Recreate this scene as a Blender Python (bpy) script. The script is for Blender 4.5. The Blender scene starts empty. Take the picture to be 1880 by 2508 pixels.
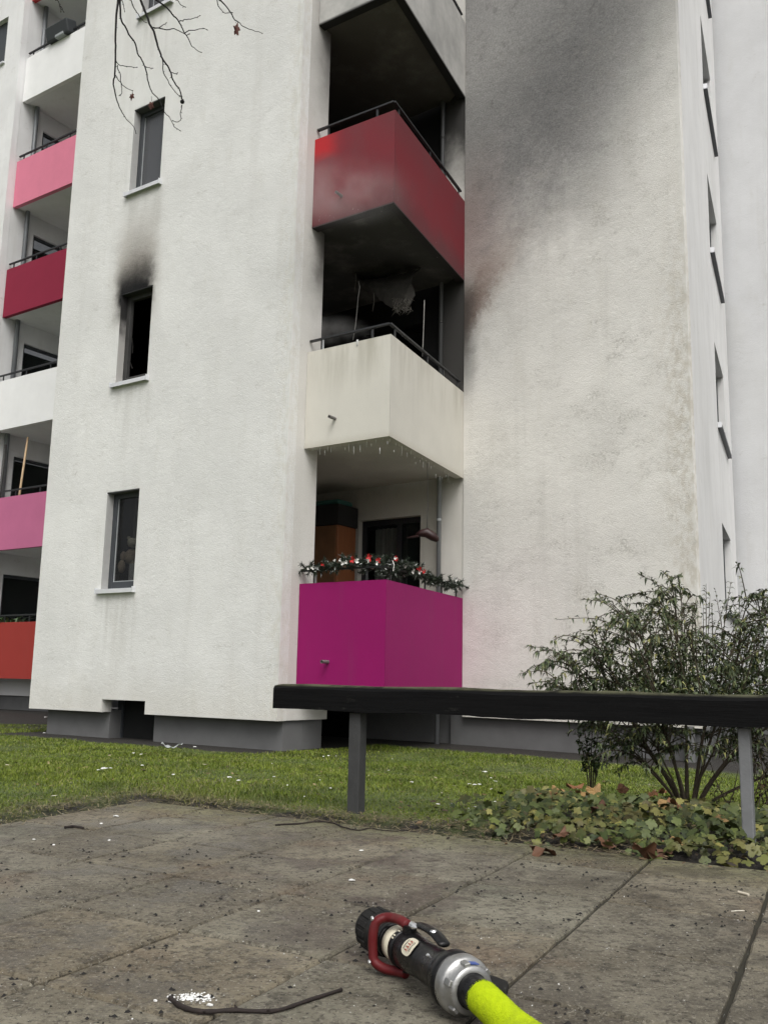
import bpy, bmesh, math, random
import numpy as np
from mathutils import Vector, Matrix
R = math.radians
rnd = random.Random(7)
nrng = np.random.default_rng(11)
sc = bpy.context.scene
col = sc.collection

# ------------------------------------------------------------------ camera
CAMZ = 0.58
F, PITCH, ROLL, PSI = 2334.64, 0.1751, 0.0198, 0.5984      # focal length in photo pixels (1880 wide)
cam = bpy.data.cameras.new('camera'); camo = bpy.data.objects.new('camera', cam); col.objects.link(camo)
cam.sensor_fit = 'HORIZONTAL'; cam.sensor_width = 36.0; cam.lens = 36.0 * F / 1880.0
cam.clip_start = 0.05; cam.clip_end = 2000
_f = Vector((0, math.cos(PITCH), math.sin(PITCH))); _u = Vector((0, -math.sin(PITCH), math.cos(PITCH))); _r = Vector((1, 0, 0))
_r2 = math.cos(ROLL)*_r + math.sin(ROLL)*_u; _u2 = -math.sin(ROLL)*_r + math.cos(ROLL)*_u
camo.matrix_world = Matrix(((_r2.x, _u2.x, -_f.x, 0), (_r2.y, _u2.y, -_f.y, 0), (_r2.z, _u2.z, -_f.z, CAMZ), (0, 0, 0, 1)))
sc.camera = camo
# ------------------------------------------------------------------ sky, sun, exposure (overcast November day)
SUN_EL, SUN_AZ = 52.0, 172.0        # azimuth clockwise from +Y: behind the photographer
world = bpy.data.worlds.new('World'); sc.world = world; world.use_nodes = True
wn = world.node_tree; wn.nodes.clear()
sky = wn.nodes.new('ShaderNodeTexSky'); sky.sky_type = 'NISHITA'; sky.sun_disc = False
sky.sun_elevation = R(SUN_EL); sky.sun_rotation = R(SUN_AZ); sky.air_density = 1.0; sky.dust_density = 6.0; sky.ozone_density = 1.0
hsv = wn.nodes.new('ShaderNodeHueSaturation'); hsv.inputs['Saturation'].default_value = 0.16
bg = wn.nodes.new('ShaderNodeBackground'); bg.inputs['Strength'].default_value = 0.13
wo = wn.nodes.new('ShaderNodeOutputWorld')
wn.links.new(sky.outputs[0], hsv.inputs['Color']); wn.links.new(hsv.outputs[0], bg.inputs['Color']); wn.links.new(bg.outputs[0], wo.inputs['Surface'])
sl = bpy.data.lights.new('sun', 'SUN'); sl.energy = 0.9; sl.angle = R(40); sl.color = (1.0, 0.97, 0.92)
slo = bpy.data.objects.new('sun', sl); col.objects.link(slo)
_sd = Vector((math.sin(R(SUN_AZ))*math.cos(R(SUN_EL)), math.cos(R(SUN_AZ))*math.cos(R(SUN_EL)), math.sin(R(SUN_EL))))
slo.rotation_euler = _sd.to_track_quat('Z', 'Y').to_euler(); slo.location = _sd*40
sc.view_settings.view_transform = 'Standard'; sc.view_settings.look = 'None'
sc.view_settings.gamma = 1.0; sc.view_settings.use_curve_mapping = False
sc.view_settings.exposure = 0.36
sc.render.engine = 'CYCLES'
sc.cycles.max_bounces = 6; sc.cycles.diffuse_bounces = 4; sc.cycles.transparent_max_bounces = 8; sc.cycles.volume_bounces = 1

# ------------------------------------------------------------------ surveying helpers: photo pixel -> place in the world
def ray(px, py):
    c, s = math.cos(ROLL), math.sin(ROLL); dx, dy = px-940, py-1254
    x = c*dx+s*dy; y = -s*dx+c*dy; zc = -y/F
    return Vector((x/F, math.cos(PITCH)-math.sin(PITCH)*zc, math.sin(PITCH)+math.cos(PITCH)*zc))
def on_z(px, py, z=0.0):
    r = ray(px, py); t = (z-CAMZ)/r.z; return Vector((r.x*t, r.y*t, z))
def at_y(px, py, Y):
    r = ray(px, py); t = Y/r.y; return Vector((r.x*t, Y, CAMZ+r.z*t))
CP, SP = math.cos(PSI), math.sin(PSI)
def W(u, v, z=0.0): return Vector((u*CP+v*SP, -u*SP+v*CP, z))     # building axes -> world
def on_v(px, py, v):
    r = ray(px, py); t = v/(r.x*SP+r.y*CP); return Vector((r.x*t, r.y*t, CAMZ+r.z*t))

# ------------------------------------------------------------------ object helpers
def tag(o, label=None, cat=None, group=None, kind=None):
    if label: o['label'] = label
    if cat: o['category'] = cat
    if group: o['group'] = group
    if kind: o['kind'] = kind
    return o
def link(o, parent=None):
    col.objects.link(o)
    if parent is not None:
        o.parent = parent; o.matrix_parent_inverse = parent.matrix_basis.inverted() if parent.parent is None else Matrix.Identity(4)
    return o
def thing(name, loc, label, cat, group=None):
    o = bpy.data.objects.new(name, None); col.objects.link(o); o.location = loc; o.empty_display_size = 0.1
    o.matrix_basis = Matrix.Translation(Vector(loc))
    return tag(o, label, cat, group)

class MB:
    def __init__(s): s.v = []; s.f = []; s.m = []
    def add(s, vs, fs, mi=0):
        b = len(s.v); s.v += [tuple(p) for p in vs]; s.f += [tuple(i+b for i in f) for f in fs]; s.m += [mi]*len(fs); return s
    def quad(s, a, b, c, d, mi=0): return s.add([a, b, c, d], [(0, 1, 2, 3)], mi)
    def prism(s, poly, z0, z1, mi=0):      # poly: list of 2D world points, counter-clockwise
        n = len(poly)
        vs = [(p[0], p[1], z0) for p in poly]+[(p[0], p[1], z1) for p in poly]
        fs = [tuple(reversed(range(n))), tuple(range(n, 2*n))]+[(i, (i+1) % n, (i+1) % n+n, i+n) for i in range(n)]
        return s.add(vs, fs, mi)
    def box(s, c, ex, ey, ez, mi=0):       # centre and three half-extent vectors
        c, ex, ey, ez = Vector(c), Vector(ex), Vector(ey), Vector(ez)
        vs = [c+i*ex+j*ey+k*ez for k in (-1, 1) for j in (-1, 1) for i in (-1, 1)]
        return s.add(vs, [(0, 2, 3, 1), (4, 5, 7, 6), (0, 1, 5, 4), (2, 6, 7, 3), (0, 4, 6, 2), (1, 3, 7, 5)], mi)
    def bar(s, a, b, w, h, up=(0, 0, 1), mi=0):
        a, b = Vector(a), Vector(b); d = (b-a).normalized(); up = Vector(up)
        x = d.cross(up)
        if x.length < 1e-4: x = d.cross(Vector((1, 0, 0)))
        x.normalize(); y = x.cross(d).normalized()
        return s.box((a+b)/2, (b-a)/2, x*w/2, y*h/2, mi)
    def tube(s, pts, rad, n=6, cap=True, mi=0, flat=1.0):
        pts = [Vector(p) for p in pts]
        if not hasattr(rad, '__len__'): rad = [rad]*len(pts)
        vs = []; prev = None
        for i, p in enumerate(pts):
            d = (pts[min(i+1, len(pts)-1)]-pts[max(i-1, 0)]).normalized()
            if prev is None:
                prev = d.cross(Vector((0, 0, 1)))
                if prev.length < 1e-3: prev = d.cross(Vector((1, 0, 0)))
            x = (prev-d*prev.dot(d)).normalized(); prev = x; y = d.cross(x)
            for k in range(n):
                a = 2*math.pi*k/n; vs.append(p+(x*math.cos(a)+y*math.sin(a)*flat)*rad[i])
        fs = [(i*n+k, i*n+(k+1) % n, (i+1)*n+(k+1) % n, (i+1)*n+k) for i in range(len(pts)-1) for k in range(n)]
        if cap: fs += [tuple(reversed(range(n))), tuple(range((len(pts)-1)*n, len(pts)*n))]
        return s.add(vs, fs, mi)
    def lathe(s, o, axis, prof, n=24, mi=0, cap=True):   # prof: [(along, radius)]
        o, axis = Vector(o), Vector(axis).normalized(); x = axis.cross(Vector((0, 0, 1))).normalized(); y = axis.cross(x)
        vs = [o+axis*t+(x*math.cos(2*math.pi*k/n)+y*math.sin(2*math.pi*k/n))*r for t, r in prof for k in range(n)]
        fs = [(i*n+k, i*n+(k+1) % n, (i+1)*n+(k+1) % n, (i+1)*n+k) for i in range(len(prof)-1) for k in range(n)]
        if cap: fs += [tuple(reversed(range(n))), tuple(range((len(prof)-1)*n, len(prof)*n))]
        return s.add(vs, fs, mi)
    def build(s, name, mat, parent=None, smooth=False, bevel=0.0, recalc=True, sub=0):
        me = bpy.data.meshes.new(name); me.from_pydata([tuple(p) for p in s.v], [], s.f)
        for m in (mat if isinstance(mat, (list, tuple)) else [mat]): me.materials.append(m)
        if len(me.materials) > 1: me.polygons.foreach_set('material_index', s.m)
        if recalc:
            bm = bmesh.new(); bm.from_mesh(me); bmesh.ops.recalc_face_normals(bm, faces=bm.faces); bm.to_mesh(me); bm.free()
        if smooth: me.polygons.foreach_set('use_smooth', [True]*len(me.polygons))
        me.update()
        o = bpy.data.objects.new(name, me); link(o, parent)
        if bevel > 0:
            b = o.modifiers.new('bevel', 'BEVEL'); b.width = bevel; b.segments = 2; b.limit_method = 'ANGLE'; b.angle_limit = R(40)
        if sub:
            b = o.modifiers.new('sub', 'SUBSURF'); b.levels = sub; b.render_levels = sub
        return o
def soup(name, V, Fc, mat, parent=None, mats=None, midx=None, smooth=False):   # numpy triangles/quads, vertices (n,3), faces (m,k)
    V = np.asarray(V, dtype=np.float32); Fc = np.asarray(Fc, dtype=np.int32); m, k = Fc.shape
    me = bpy.data.meshes.new(name); me.vertices.add(len(V)); me.vertices.foreach_set('co', V.ravel())
    me.loops.add(m*k); me.loops.foreach_set('vertex_index', Fc.ravel())
    me.polygons.add(m); me.polygons.foreach_set('loop_start', np.arange(0, m*k, k, dtype=np.int32)); me.polygons.foreach_set('loop_total', np.full(m, k, dtype=np.int32))
    for q in (mats or [mat]): me.materials.append(q)
    if midx is not None: me.polygons.foreach_set('material_index', np.asarray(midx, dtype=np.int32))
    if smooth: me.polygons.foreach_set('use_smooth', [True]*m)
    me.update(calc_edges=True)
    o = bpy.data.objects.new(name, me); return link(o, parent)

# ------------------------------------------------------------------ material helper
class G:
    def __init__(s, name):
        s.m = bpy.data.materials.new(name); s.m.use_nodes = True; s.t = s.m.node_tree
        s.b = s.t.nodes['Principled BSDF']; s._p = None
    def n(s, t): return s.t.nodes.new(t)
    def L(s, a, i):
        if isinstance(a, (int, float)): i.default_value = a
        elif isinstance(a, (tuple, list)): i.default_value = (*a, 1) if len(a) == 3 and i.type == 'RGBA' else a
        else: s.t.links.new(a, i)
    def pos(s):
        if s._p is None: s._p = s.n('ShaderNodeNewGeometry').outputs['Position']
        return s._p
    def ma(s, op, a, b=0.0, clamp=False):
        n = s.n('ShaderNodeMath'); n.operation = op; n.use_clamp = clamp; s.L(a, n.inputs[0]); s.L(b, n.inputs[1]); return n.outputs[0]
    def add(s, a, b): return s.ma('ADD', a, b)
    def sub(s, a, b): return s.ma('SUBTRACT', a, b)
    def mul(s, a, b): return s.ma('MULTIPLY', a, b)
    def mx(s, a, b): return s.ma('MAXIMUM', a, b)
    def mn(s, a, b): return s.ma('MINIMUM', a, b)
    def ab(s, a): return s.ma('ABSOLUTE', a)
    def lin(s, v, d=0.0):      # dot(position, v)+d
        n = s.n('ShaderNodeVectorMath'); n.operation = 'DOT_PRODUCT'; s.L(s.pos(), n.inputs[0]); n.inputs[1].default_value = v
        return s.add(n.outputs['Value'], d) if d else n.outputs['Value']
    def sm(s, v, lo, hi, o0=0.0, o1=1.0):
        n = s.n('ShaderNodeMapRange'); n.interpolation_type = 'SMOOTHSTEP'; s.L(v, n.inputs['Value'])
        a, b, p, q = (lo, hi, o0, o1) if lo <= hi else (hi, lo, o1, o0)
        for k, x in (('From Min', a), ('From Max', b), ('To Min', p), ('To Max', q)): n.inputs[k].default_value = x
        return n.outputs['Result']
    def vec(s, scale=(1, 1, 1), src=None):
        n = s.n('ShaderNodeMapping'); s.L(src if src is not None else s.pos(), n.inputs['Vector']); n.inputs['Scale'].default_value = scale; return n.outputs[0]
    def noise(s, scale, detail=3, rough=0.55, vec=None, dist=0.0):
        n = s.n('ShaderNodeTexNoise'); n.inputs['Scale'].default_value = scale; n.inputs['Detail'].default_value = detail
        n.inputs['Roughness'].default_value = rough; n.inputs['Distortion'].default_value = dist; s.L(vec if vec is not None else s.pos(), n.inputs['Vector']); return n.outputs['Fac']
    def voro(s, scale, vec=None, feat='F1'):
        n = s.n('ShaderNodeTexVoronoi'); n.feature = feat; n.inputs['Scale'].default_value = scale; s.L(vec if vec is not None else s.pos(), n.inputs['Vector']); return n
    def mix(s, f, a, b, mode='MIX'):
        n = s.n('ShaderNodeMix'); n.data_type = 'RGBA'; n.blend_type = mode; s.L(f, n.inputs[0]); s.L(a, n.inputs[6]); s.L(b, n.inputs[7]); return n.outputs[2]
    def rand(s): return s.n('ShaderNodeObjectInfo').outputs['Random']
    def island(s): return s.n('ShaderNodeNewGeometry').outputs['Random Per Island']
    def ramp(s, f, stops):
        n = s.n('ShaderNodeValToRGB'); s.L(f, n.inputs[0]); cr = n.color_ramp
        while len(cr.elements) < len(stops): cr.elements.new(0.5)
        for e, (p, c) in zip(cr.elements, stops): e.position = p; e.color = (*c, 1)
        return n.outputs[0]
    def bump(s, h, strength, dist=0.01, prev=None):
        n = s.n('ShaderNodeBump'); n.inputs['Strength'].default_value = strength; n.inputs['Distance'].default_value = dist; s.L(h, n.inputs['Height'])
        if prev is not None: s.L(prev, n.inputs['Normal'])
        return n.outputs[0]
    def out(s, color=None, rough=0.8, normal=None, metal=0.0, spec=None):
        if color is not None: s.L(color, s.b.inputs['Base Color'])
        s.L(rough, s.b.inputs['Roughness']); s.b.inputs['Metallic'].default_value = metal
        if normal is not None: s.L(normal, s.b.inputs['Normal'])
        if spec is not None: s.b.inputs['Specular IOR Level'].default_value = spec
        return s.m
def plain(name, c, rough=0.6, metal=0.0, var=0.15, scale=12, bump=0.0, spec=None):
    g = G(name); n = g.noise(scale, 4)
    cc = g.mix(n, tuple(x*(1-var) for x in c), tuple(min(1, x*(1+var)) for x in c))
    nb = g.bump(g.noise(scale*6, 3), bump, 0.004) if bump else None
    return g.out(cc, rough, nb, metal, spec)

# ------------------------------------------------------------------ survey of the building (heights above the paving)
S = 2.75; dz = CAMZ
ZB = -0.456+dz; ZS = 1.0656+dz; ZT = 2.3545+dz; ZP = 1.0625+dz; ZQ = -0.1115+dz
U0, V0, UL = -6.86, 8.084, -11.169
V1, VE = 8.389, 8.6425
UC = -5.671; UE, VEE = -6.05, 10.708
VB = 10.80
TOP = 21.0; GB = -0.20
ud, vd = W(1, 0), W(0, 1)
pE = W(UE, VEE); wdir = Vector((0.7461, -0.6658, 0)).normalized(); wnor = Vector((-0.6658, -0.7461, 0)).normalized()
WL = 3.13; pK = pE+wdir*WL; sdir = Vector((0.40, 0.9165, 0)).normalized(); snor = Vector((0.9165, -0.40, 0)).normalized()
SL = 7.0; pJ = pK+sdir*SL; fdir = Vector((0.80, -0.60, 0)); fnor = Vector((-0.60, -0.80, 0))

# ------------------------------------------------------------------ plaster and soot
def plaster(name, base=(0.735, 0.735, 0.715), soot=None, dirt=0.0, pebble=1.0, tint=None, facade=None):
    g = G(name)
    big = g.noise(0.9, 5, 0.6); mid = g.noise(5, 5, 0.6, g.vec((1, 1, 0.35)))
    c = g.mix(g.sm(big, 0.3, 0.7), tuple(x*0.90 for x in base), base)
    c = g.mix(g.mul(g.sm(mid, 0.52, 0.75), 0.30), c, tuple(x*0.80 for x in (base[0], base[1]*0.985, base[2]*0.94)))
    streak = g.noise(3.2, 4, 0.65, g.vec((1, 1, 0.06)))
    c = g.mix(g.mul(g.sm(streak, 0.50, 0.78), 0.26), c, (0.47, 0.455, 0.42))
    # patchy dark weathering
    pat = g.mul(g.sm(g.noise(2.3, 8, 0.72, g.vec((1, 1, 2.0))), 0.56, 0.72), g.sm(g.noise(26, 4, 0.7), 0.40, 0.65))
    c = g.mix(g.mul(pat, 0.50), c, (0.34, 0.325, 0.29))
    c = g.mix(g.mul(g.sm(g.noise(0.35, 4, 0.6, g.vec((1, 1, 0.7))), 0.48, 0.70), 0.28), c, (0.56, 0.56, 0.54))
    if dirt:
        low = g.sm(g.add(g.lin((0, 0, 1)), g.mul(g.noise(4, 4), -0.5)), -0.15, 0.55, 1.0, 0.0)
        c = g.mix(g.mul(low, dirt), c, (0.50, 0.47, 0.37))
    if facade: c = facade(g, c)
    pock = g.sm(g.noise(70, 4, 0.7), 0.62, 0.75)
    c = g.mix(g.mul(pock, 0.30*pebble), c, tuple(x*0.55 for x in base))
    if soot: c = soot(g, c)
    h = g.add(g.mul(g.noise(85, 5, 0.72), 0.75), g.add(g.mul(g.noise(28, 3), 0.25), g.mul(g.noise(3.2, 4, 0.55), 1.0*pebble)))
    nb = g.bump(h, 0.78*pebble, 0.013)
    return g.out(c, 0.92, nb, spec=0.2)

def soot_window(g, c):                                     # the burnt-out window on the second floor of the end block
    u = g.lin((CP, -SP, 0)); z = g.lin((0, 0, 1)); nz = g.sub(g.noise(2.6, 6, 0.65), 0.5)
    du = g.ab(g.add(g.add(u, 9.64), g.mul(nz, 0.30))); h = g.sub(g.add(z, g.mul(nz, 0.35)), ZT+S)
    brown = g.mul(g.mul(g.sm(du, 0.62, 0.16), g.sm(h, 1.55, 0.25)), g.sm(h, -0.75, 0.0))
    c = g.mix(g.mul(brown, 0.62), c, (0.24, 0.20, 0.16))
    brk = g.add(0.9, g.mul(g.sub(g.noise(36, 5, 0.75), 0.5), 1.4))
    mid = g.mul(g.mul(g.mul(g.sm(g.add(du, g.mul(g.mx(h, 0.0), 0.18)), 0.52, 0.10), brk), g.sm(h, 1.05, 0.10)), g.sm(h, -0.5, 0.02))
    c = g.mix(g.mul(mid, 0.70), c, (0.085, 0.074, 0.064))
    blk = g.mul(g.mul(g.sm(du, 0.45, 0.24), g.sm(h, 0.55, 0.02)), g.sm(h, -0.55, -0.05))
    c = g.mix(blk, c, (0.010, 0.010, 0.011))
    # rain runs under the sills
    for k in range(4):
        run = g.mul(g.mul(g.sm(g.ab(g.add(u, 9.55)), 0.42, 0.25), g.sm(z, ZS+k*S-0.02, ZS+k*S-0.10)), g.sm(z, ZS+k*S-1.25, ZS+k*S-0.1))
        run = g.mul(run, g.sm(g.noise(7, 4, 0.6, g.vec((1, 1, 0.10))), 0.35, 0.68))
        c = g.mix(g.mul(run, 0.45), c, (0.42, 0.41, 0.38))
    # worn dirty corner edge
    edge = g.mul(g.sm(u, U0-0.35, U0-0.02), g.sm(g.noise(14, 5, 0.7, g.vec((1, 1, 0.5))), 0.42, 0.62))
    return g.mix(g.mul(edge, 0.25), c, (0.50, 0.46, 0.36))

def soot_wing(g, c):
    s = g.lin(tuple(wdir), -pE.dot(wdir)); z = g.lin((0, 0, 1)); nz = g.sub(g.noise(0.8, 8, 0.68), 0.5); nf = g.sub(g.noise(3.2, 7, 0.72), 0.5); gr = g.sub(g.noise(34, 5, 0.75), 0.5)
    wz = g.add(g.add(z, g.mul(nz, 1.9)), g.mul(nf, 0.7)); ws = g.add(s, g.add(g.mul(nf, 0.45), g.mul(nz, 0.8)))
    brk = g.add(0.94, g.mul(gr, 0.8))                    # soot caught by the grain of the render
    haze = g.sm(g.sub(g.sub(wz, g.mul(s, 0.72)), 5.0), -1.0, 2.8)
    rt = g.sm(g.sub(ws, g.mul(g.sub(z, 6.0), 0.33)), 3.3, 1.5)
    c = g.mix(g.mul(g.mul(g.mul(haze, rt), 0.80), brk), c, (0.165, 0.163, 0.160))
    pp = g.ab(g.sub(g.mul(g.sub(ws, 1.12), 0.94), g.mul(g.sub(z, 6.8), 0.34)))
    core = g.mul(g.sm(pp, 1.85, 0.0), g.mul(g.sm(wz, 5.4, 7.4), g.sm(z, 11.5, 7.8)))
    c = g.mix(g.mul(g.mul(core, 0.68), brk), c, (0.072, 0.072, 0.076))
    pat = g.mul(g.sm(g.noise(2.6, 8, 0.74), 0.54, 0.68), haze); c = g.mix(g.mul(pat, 0.45), c, (0.085, 0.082, 0.080))
    # brownish rub beside the burnt balcony
    pk = g.mul(g.mul(g.sm(ws, 0.85, 0.1), g.sm(z, 5.4, 6.2)), g.sm(z, 8.3, 6.9))
    c = g.mix(g.mul(pk, 0.55), c, (0.30, 0.235, 0.21))
    q = g.add(g.ab(g.add(g.sub(g.mul(g.sub(z, 5.38), 0.70), s), g.mul(g.sub(g.noise(5.5, 7, 0.75), 0.5), 0.55))), g.mul(nf, 0.30))
    lick = g.mul(g.mul(g.sm(q, 0.36, 0.06), g.sm(z, 4.95, 5.4)), g.sm(g.add(z, g.mul(nf, 0.8)), 6.25, 5.6))
    c = g.mix(g.mul(g.mul(lick, 0.82), brk), c, (0.085, 0.052, 0.045))
    halo = g.mul(g.mul(g.sm(q, 0.55, 0.1), g.sm(z, 4.6, 5.5)), g.sm(z, 6.8, 5.9)); c = g.mix(g.mul(halo, 0.40), c, (0.30, 0.22, 0.18))
    base = g.mul(g.mul(g.sm(g.add(s, g.mul(nf, 0.30)), 0.32, 0.0), g.sm(z, 3.9, 5.2)), g.sm(z, 6.2, 5.6))
    c = g.mix(g.mul(base, 0.80), c, (0.045, 0.040, 0.036))
    rim = g.mul(g.sm(s, 2.55, 3.12), g.sm(g.noise(13, 5, 0.7, g.vec((1, 1, 0.6))), 0.40, 0.62))
    c = g.mix(g.mul(g.mul(rim, g.sm(z, 7, 4)), 0.45), c, (0.42, 0.37, 0.28))
    # mottled grey weathering, denser towards the free edge
    wm = g.mul(g.mul(g.sm(g.noise(1.9, 8, 0.72, g.vec((1, 1, 1.7))), 0.50, 0.66), g.sm(g.noise(38, 5, 0.75), 0.42, 0.60)), g.sm(s, 0.2, 2.2, 0.45, 1.0))
    c = g.mix(g.mul(wm, 0.50), c, (0.30, 0.285, 0.25))
    return c

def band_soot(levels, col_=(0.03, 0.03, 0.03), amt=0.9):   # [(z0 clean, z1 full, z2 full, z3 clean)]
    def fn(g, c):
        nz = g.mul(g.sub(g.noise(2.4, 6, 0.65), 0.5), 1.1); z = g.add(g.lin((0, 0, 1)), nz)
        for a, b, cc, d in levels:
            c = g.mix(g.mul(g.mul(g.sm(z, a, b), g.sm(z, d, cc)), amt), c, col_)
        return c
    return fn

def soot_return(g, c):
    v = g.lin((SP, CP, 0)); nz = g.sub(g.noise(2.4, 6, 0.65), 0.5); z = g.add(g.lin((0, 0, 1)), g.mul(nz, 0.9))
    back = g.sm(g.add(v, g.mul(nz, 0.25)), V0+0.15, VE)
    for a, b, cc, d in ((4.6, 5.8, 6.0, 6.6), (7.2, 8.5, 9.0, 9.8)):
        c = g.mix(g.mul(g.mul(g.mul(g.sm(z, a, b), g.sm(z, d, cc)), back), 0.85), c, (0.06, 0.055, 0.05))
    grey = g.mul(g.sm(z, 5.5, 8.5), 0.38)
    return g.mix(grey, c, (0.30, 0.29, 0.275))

M = {}
M['facade'] = plaster('plaster_facade', soot=soot_window, dirt=0.25)
M['wing'] = plaster('plaster_wing', (0.76, 0.745, 0.705), soot=soot_wing, dirt=0.25, pebble=1.15)
M['return'] = plaster('plaster_return', (0.64, 0.625, 0.59), soot=soot_return, pebble=0.7)
M['rear'] = plaster('plaster_rear', (0.80, 0.80, 0.80), pebble=0.6)
M['far'] = plaster('plaster_far', (0.64, 0.645, 0.65), pebble=0.8)
M['strip'] = plaster('plaster_strip', (0.76, 0.76, 0.75), pebble=0.7)
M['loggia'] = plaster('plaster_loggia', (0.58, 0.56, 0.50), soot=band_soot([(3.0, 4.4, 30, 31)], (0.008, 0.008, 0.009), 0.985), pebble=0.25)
M['pier'] = plaster('plaster_pier', (0.62, 0.60, 0.555), soot=band_soot([(3.5, 4.5, 6.2, 6.5), (7.0, 8.3, 9.4, 10.0)], (0.022, 0.021, 0.02), 0.95), pebble=0.4)
M['rear_loggia'] = plaster('plaster_rear_loggia', (0.74, 0.74, 0.74), pebble=0.3)
M['plinth'] = plain('plinth_grey', (0.125, 0.126, 0.126), 0.85, var=0.22, scale=4, bump=0.25)
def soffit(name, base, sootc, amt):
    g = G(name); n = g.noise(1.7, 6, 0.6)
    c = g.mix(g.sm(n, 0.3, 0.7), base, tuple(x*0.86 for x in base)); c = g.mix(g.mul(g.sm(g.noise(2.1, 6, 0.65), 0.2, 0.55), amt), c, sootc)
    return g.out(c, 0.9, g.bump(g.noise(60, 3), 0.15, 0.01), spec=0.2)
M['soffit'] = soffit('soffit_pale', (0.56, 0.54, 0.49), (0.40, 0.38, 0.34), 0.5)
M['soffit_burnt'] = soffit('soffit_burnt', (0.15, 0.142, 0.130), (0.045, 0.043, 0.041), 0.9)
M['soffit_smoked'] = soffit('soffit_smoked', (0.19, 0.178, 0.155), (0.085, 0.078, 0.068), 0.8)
def panel(name, c, sootfn=None, dirt=0.12, rough=0.7, bmp=0.25):
    g = G(name); n = g.noise(2.0, 5, 0.6); st = g.noise(5, 4, 0.6, g.vec((1, 1, 0.08)))
    cc = g.mix(n, tuple(x*0.84 for x in c), tuple(x*1.04 for x in c)); cc = g.mix(g.mul(g.sm(g.noise(45, 5, 0.75), 0.60, 0.72), 0.30), cc, tuple(x*0.55 for x in c)); cc = g.mix(g.mul(g.sm(st, 0.5, 0.8), dirt), cc, tuple(x*0.45+0.05 for x in c))
    if sootfn: cc = sootfn(g, cc)
    return g.out(cc, rough, g.bump(g.noise(90, 4, 0.6), bmp, 0.006), spec=0.3)
def soot_red(g, c):
    u = g.lin((CP, -SP, 0)); z = g.lin((0, 0, 1)); nz = g.sub(g.noise(2.2, 6, 0.65), 0.5)
    clean = g.mul(g.sm(g.add(u, g.mul(nz, 0.4)), U0+0.52, U0+0.18), g.sm(g.add(z, g.mul(nz, 0.3)), ZP+2*S-0.36, ZP+2*S-0.16))
    c = g.mix(g.sub(0.95, g.mul(clean, 0.52)), c, (0.150, 0.020, 0.029))
    c = g.mix(g.mul(g.sm(g.noise(1.6, 6, 0.65), 0.42, 0.68), g.mul(g.sub(1.0, clean), 0.35)), c, (0.115, 0.045, 0.050))
    dk = g.mul(g.sm(g.add(z, g.mul(nz, 0.5)), ZQ+2*S+0.42, ZQ+2*S-0.02), 0.50)
    c = g.mix(dk, c, (0.060, 0.038, 0.040))
    top = g.mul(g.mul(g.sm(u, U0+0.75, UC), g.sm(z, ZP+2*S-0.55, ZP+2*S)), 0.45)
    c = g.mix(top, c, (0.09, 0.035, 0.038))
    c = g.mix(g.sm(z, ZQ+2*S+0.03, ZQ+2*S+0.004), c, (0.030, 0.026, 0.026))
    ch = g.mul(g.sm(g.noise(24, 3, 0.6), 0.70, 0.72), g.sm(z, ZQ+2*S+0.28, ZQ+2*S))     # paint flaked off
    return g.mix(g.mul(ch, 0.8), c, (0.42, 0.40, 0.38))
def soot_white(g, c):
    z = g.lin((0, 0, 1)); st = g.noise(4.5, 5, 0.65, g.vec((1, 1, 0.12)))
    c = g.mix(g.mul(g.mul(g.sm(st, 0.42, 0.72), g.sm(z, ZP+S-0.75, ZP+S)), 0.55), c, (0.30, 0.28, 0.22))
    return g.mix(g.mul(g.sm(z, ZQ+S+0.10, ZQ+S), 0.4), c, (0.40, 0.37, 0.31))
def soot_top(g, c):
    n = g.noise(1.4, 6, 0.65); c = g.mix(g.sm(n, 0.30, 0.65, 0.15, 0.65), c, (0.20, 0.20, 0.195))
    z = g.lin((0, 0, 1)); return g.mix(g.sm(z, ZQ+3*S+0.05, ZQ+3*S+0.004), c, (0.020, 0.019, 0.018))
M['p_magenta'] = panel('paint_magenta', (0.255, 0.0022, 0.104), dirt=0.22)
M['p_white'] = panel('paint_cream', (0.62, 0.60, 0.54), soot_white)
M['p_red'] = panel('paint_red', (0.62, 0.018, 0.020), soot_red, bmp=0.35)
M['p_top'] = panel('paint_smoked_white', (0.60, 0.59, 0.56), soot_top)
M['p_r0'] = panel('paint_orange_red', (0.33, 0.040, 0.031), dirt=0.06)
M['p_r1'] = panel('paint_pink', (0.52, 0.15, 0.28), dirt=0.06)
M['p_r2'] = panel('paint_white_rear', (0.86, 0.86, 0.855), dirt=0.05)
M['p_r3'] = panel('paint_crimson', (0.26, 0.016, 0.046), dirt=0.08)
M['p_r4'] = panel('paint_pale_pink', (0.72, 0.22, 0.32), dirt=0.05)
M['p_r6'] = panel('paint_scarlet', (0.50, 0.05, 0.05), dirt=0.05)
M['steel_dark'] = plain('railing_steel', (0.020, 0.021, 0.023), 0.45, var=0.3, scale=20)
M['steel_pale'] = plain('galvanised_steel', (0.42, 0.44, 0.45), 0.5, 0.3, var=0.35, scale=9)
M['sill'] = plain('aluminium_sill', (0.66, 0.67, 0.69), 0.4, 0.2, var=0.12)
M['frame'] = plain('window_frame_grey', (0.040, 0.045, 0.051), 0.5, var=0.2)
M['frame_burnt'] = plain('window_frame_burnt', (0.035, 0.034, 0.033), 0.7, var=0.7, scale=7)
M['black'] = plain('soot_and_void_black', (0.006, 0.006, 0.006), 0.95, var=0.6, scale=4, spec=0.1)  # burnt surfaces; elsewhere the darkness of unlit spaces painted in
M['dark'] = plain('dark_interior', (0.016, 0.017, 0.017), 0.9, var=0.4, scale=3, spec=0.1)
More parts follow.
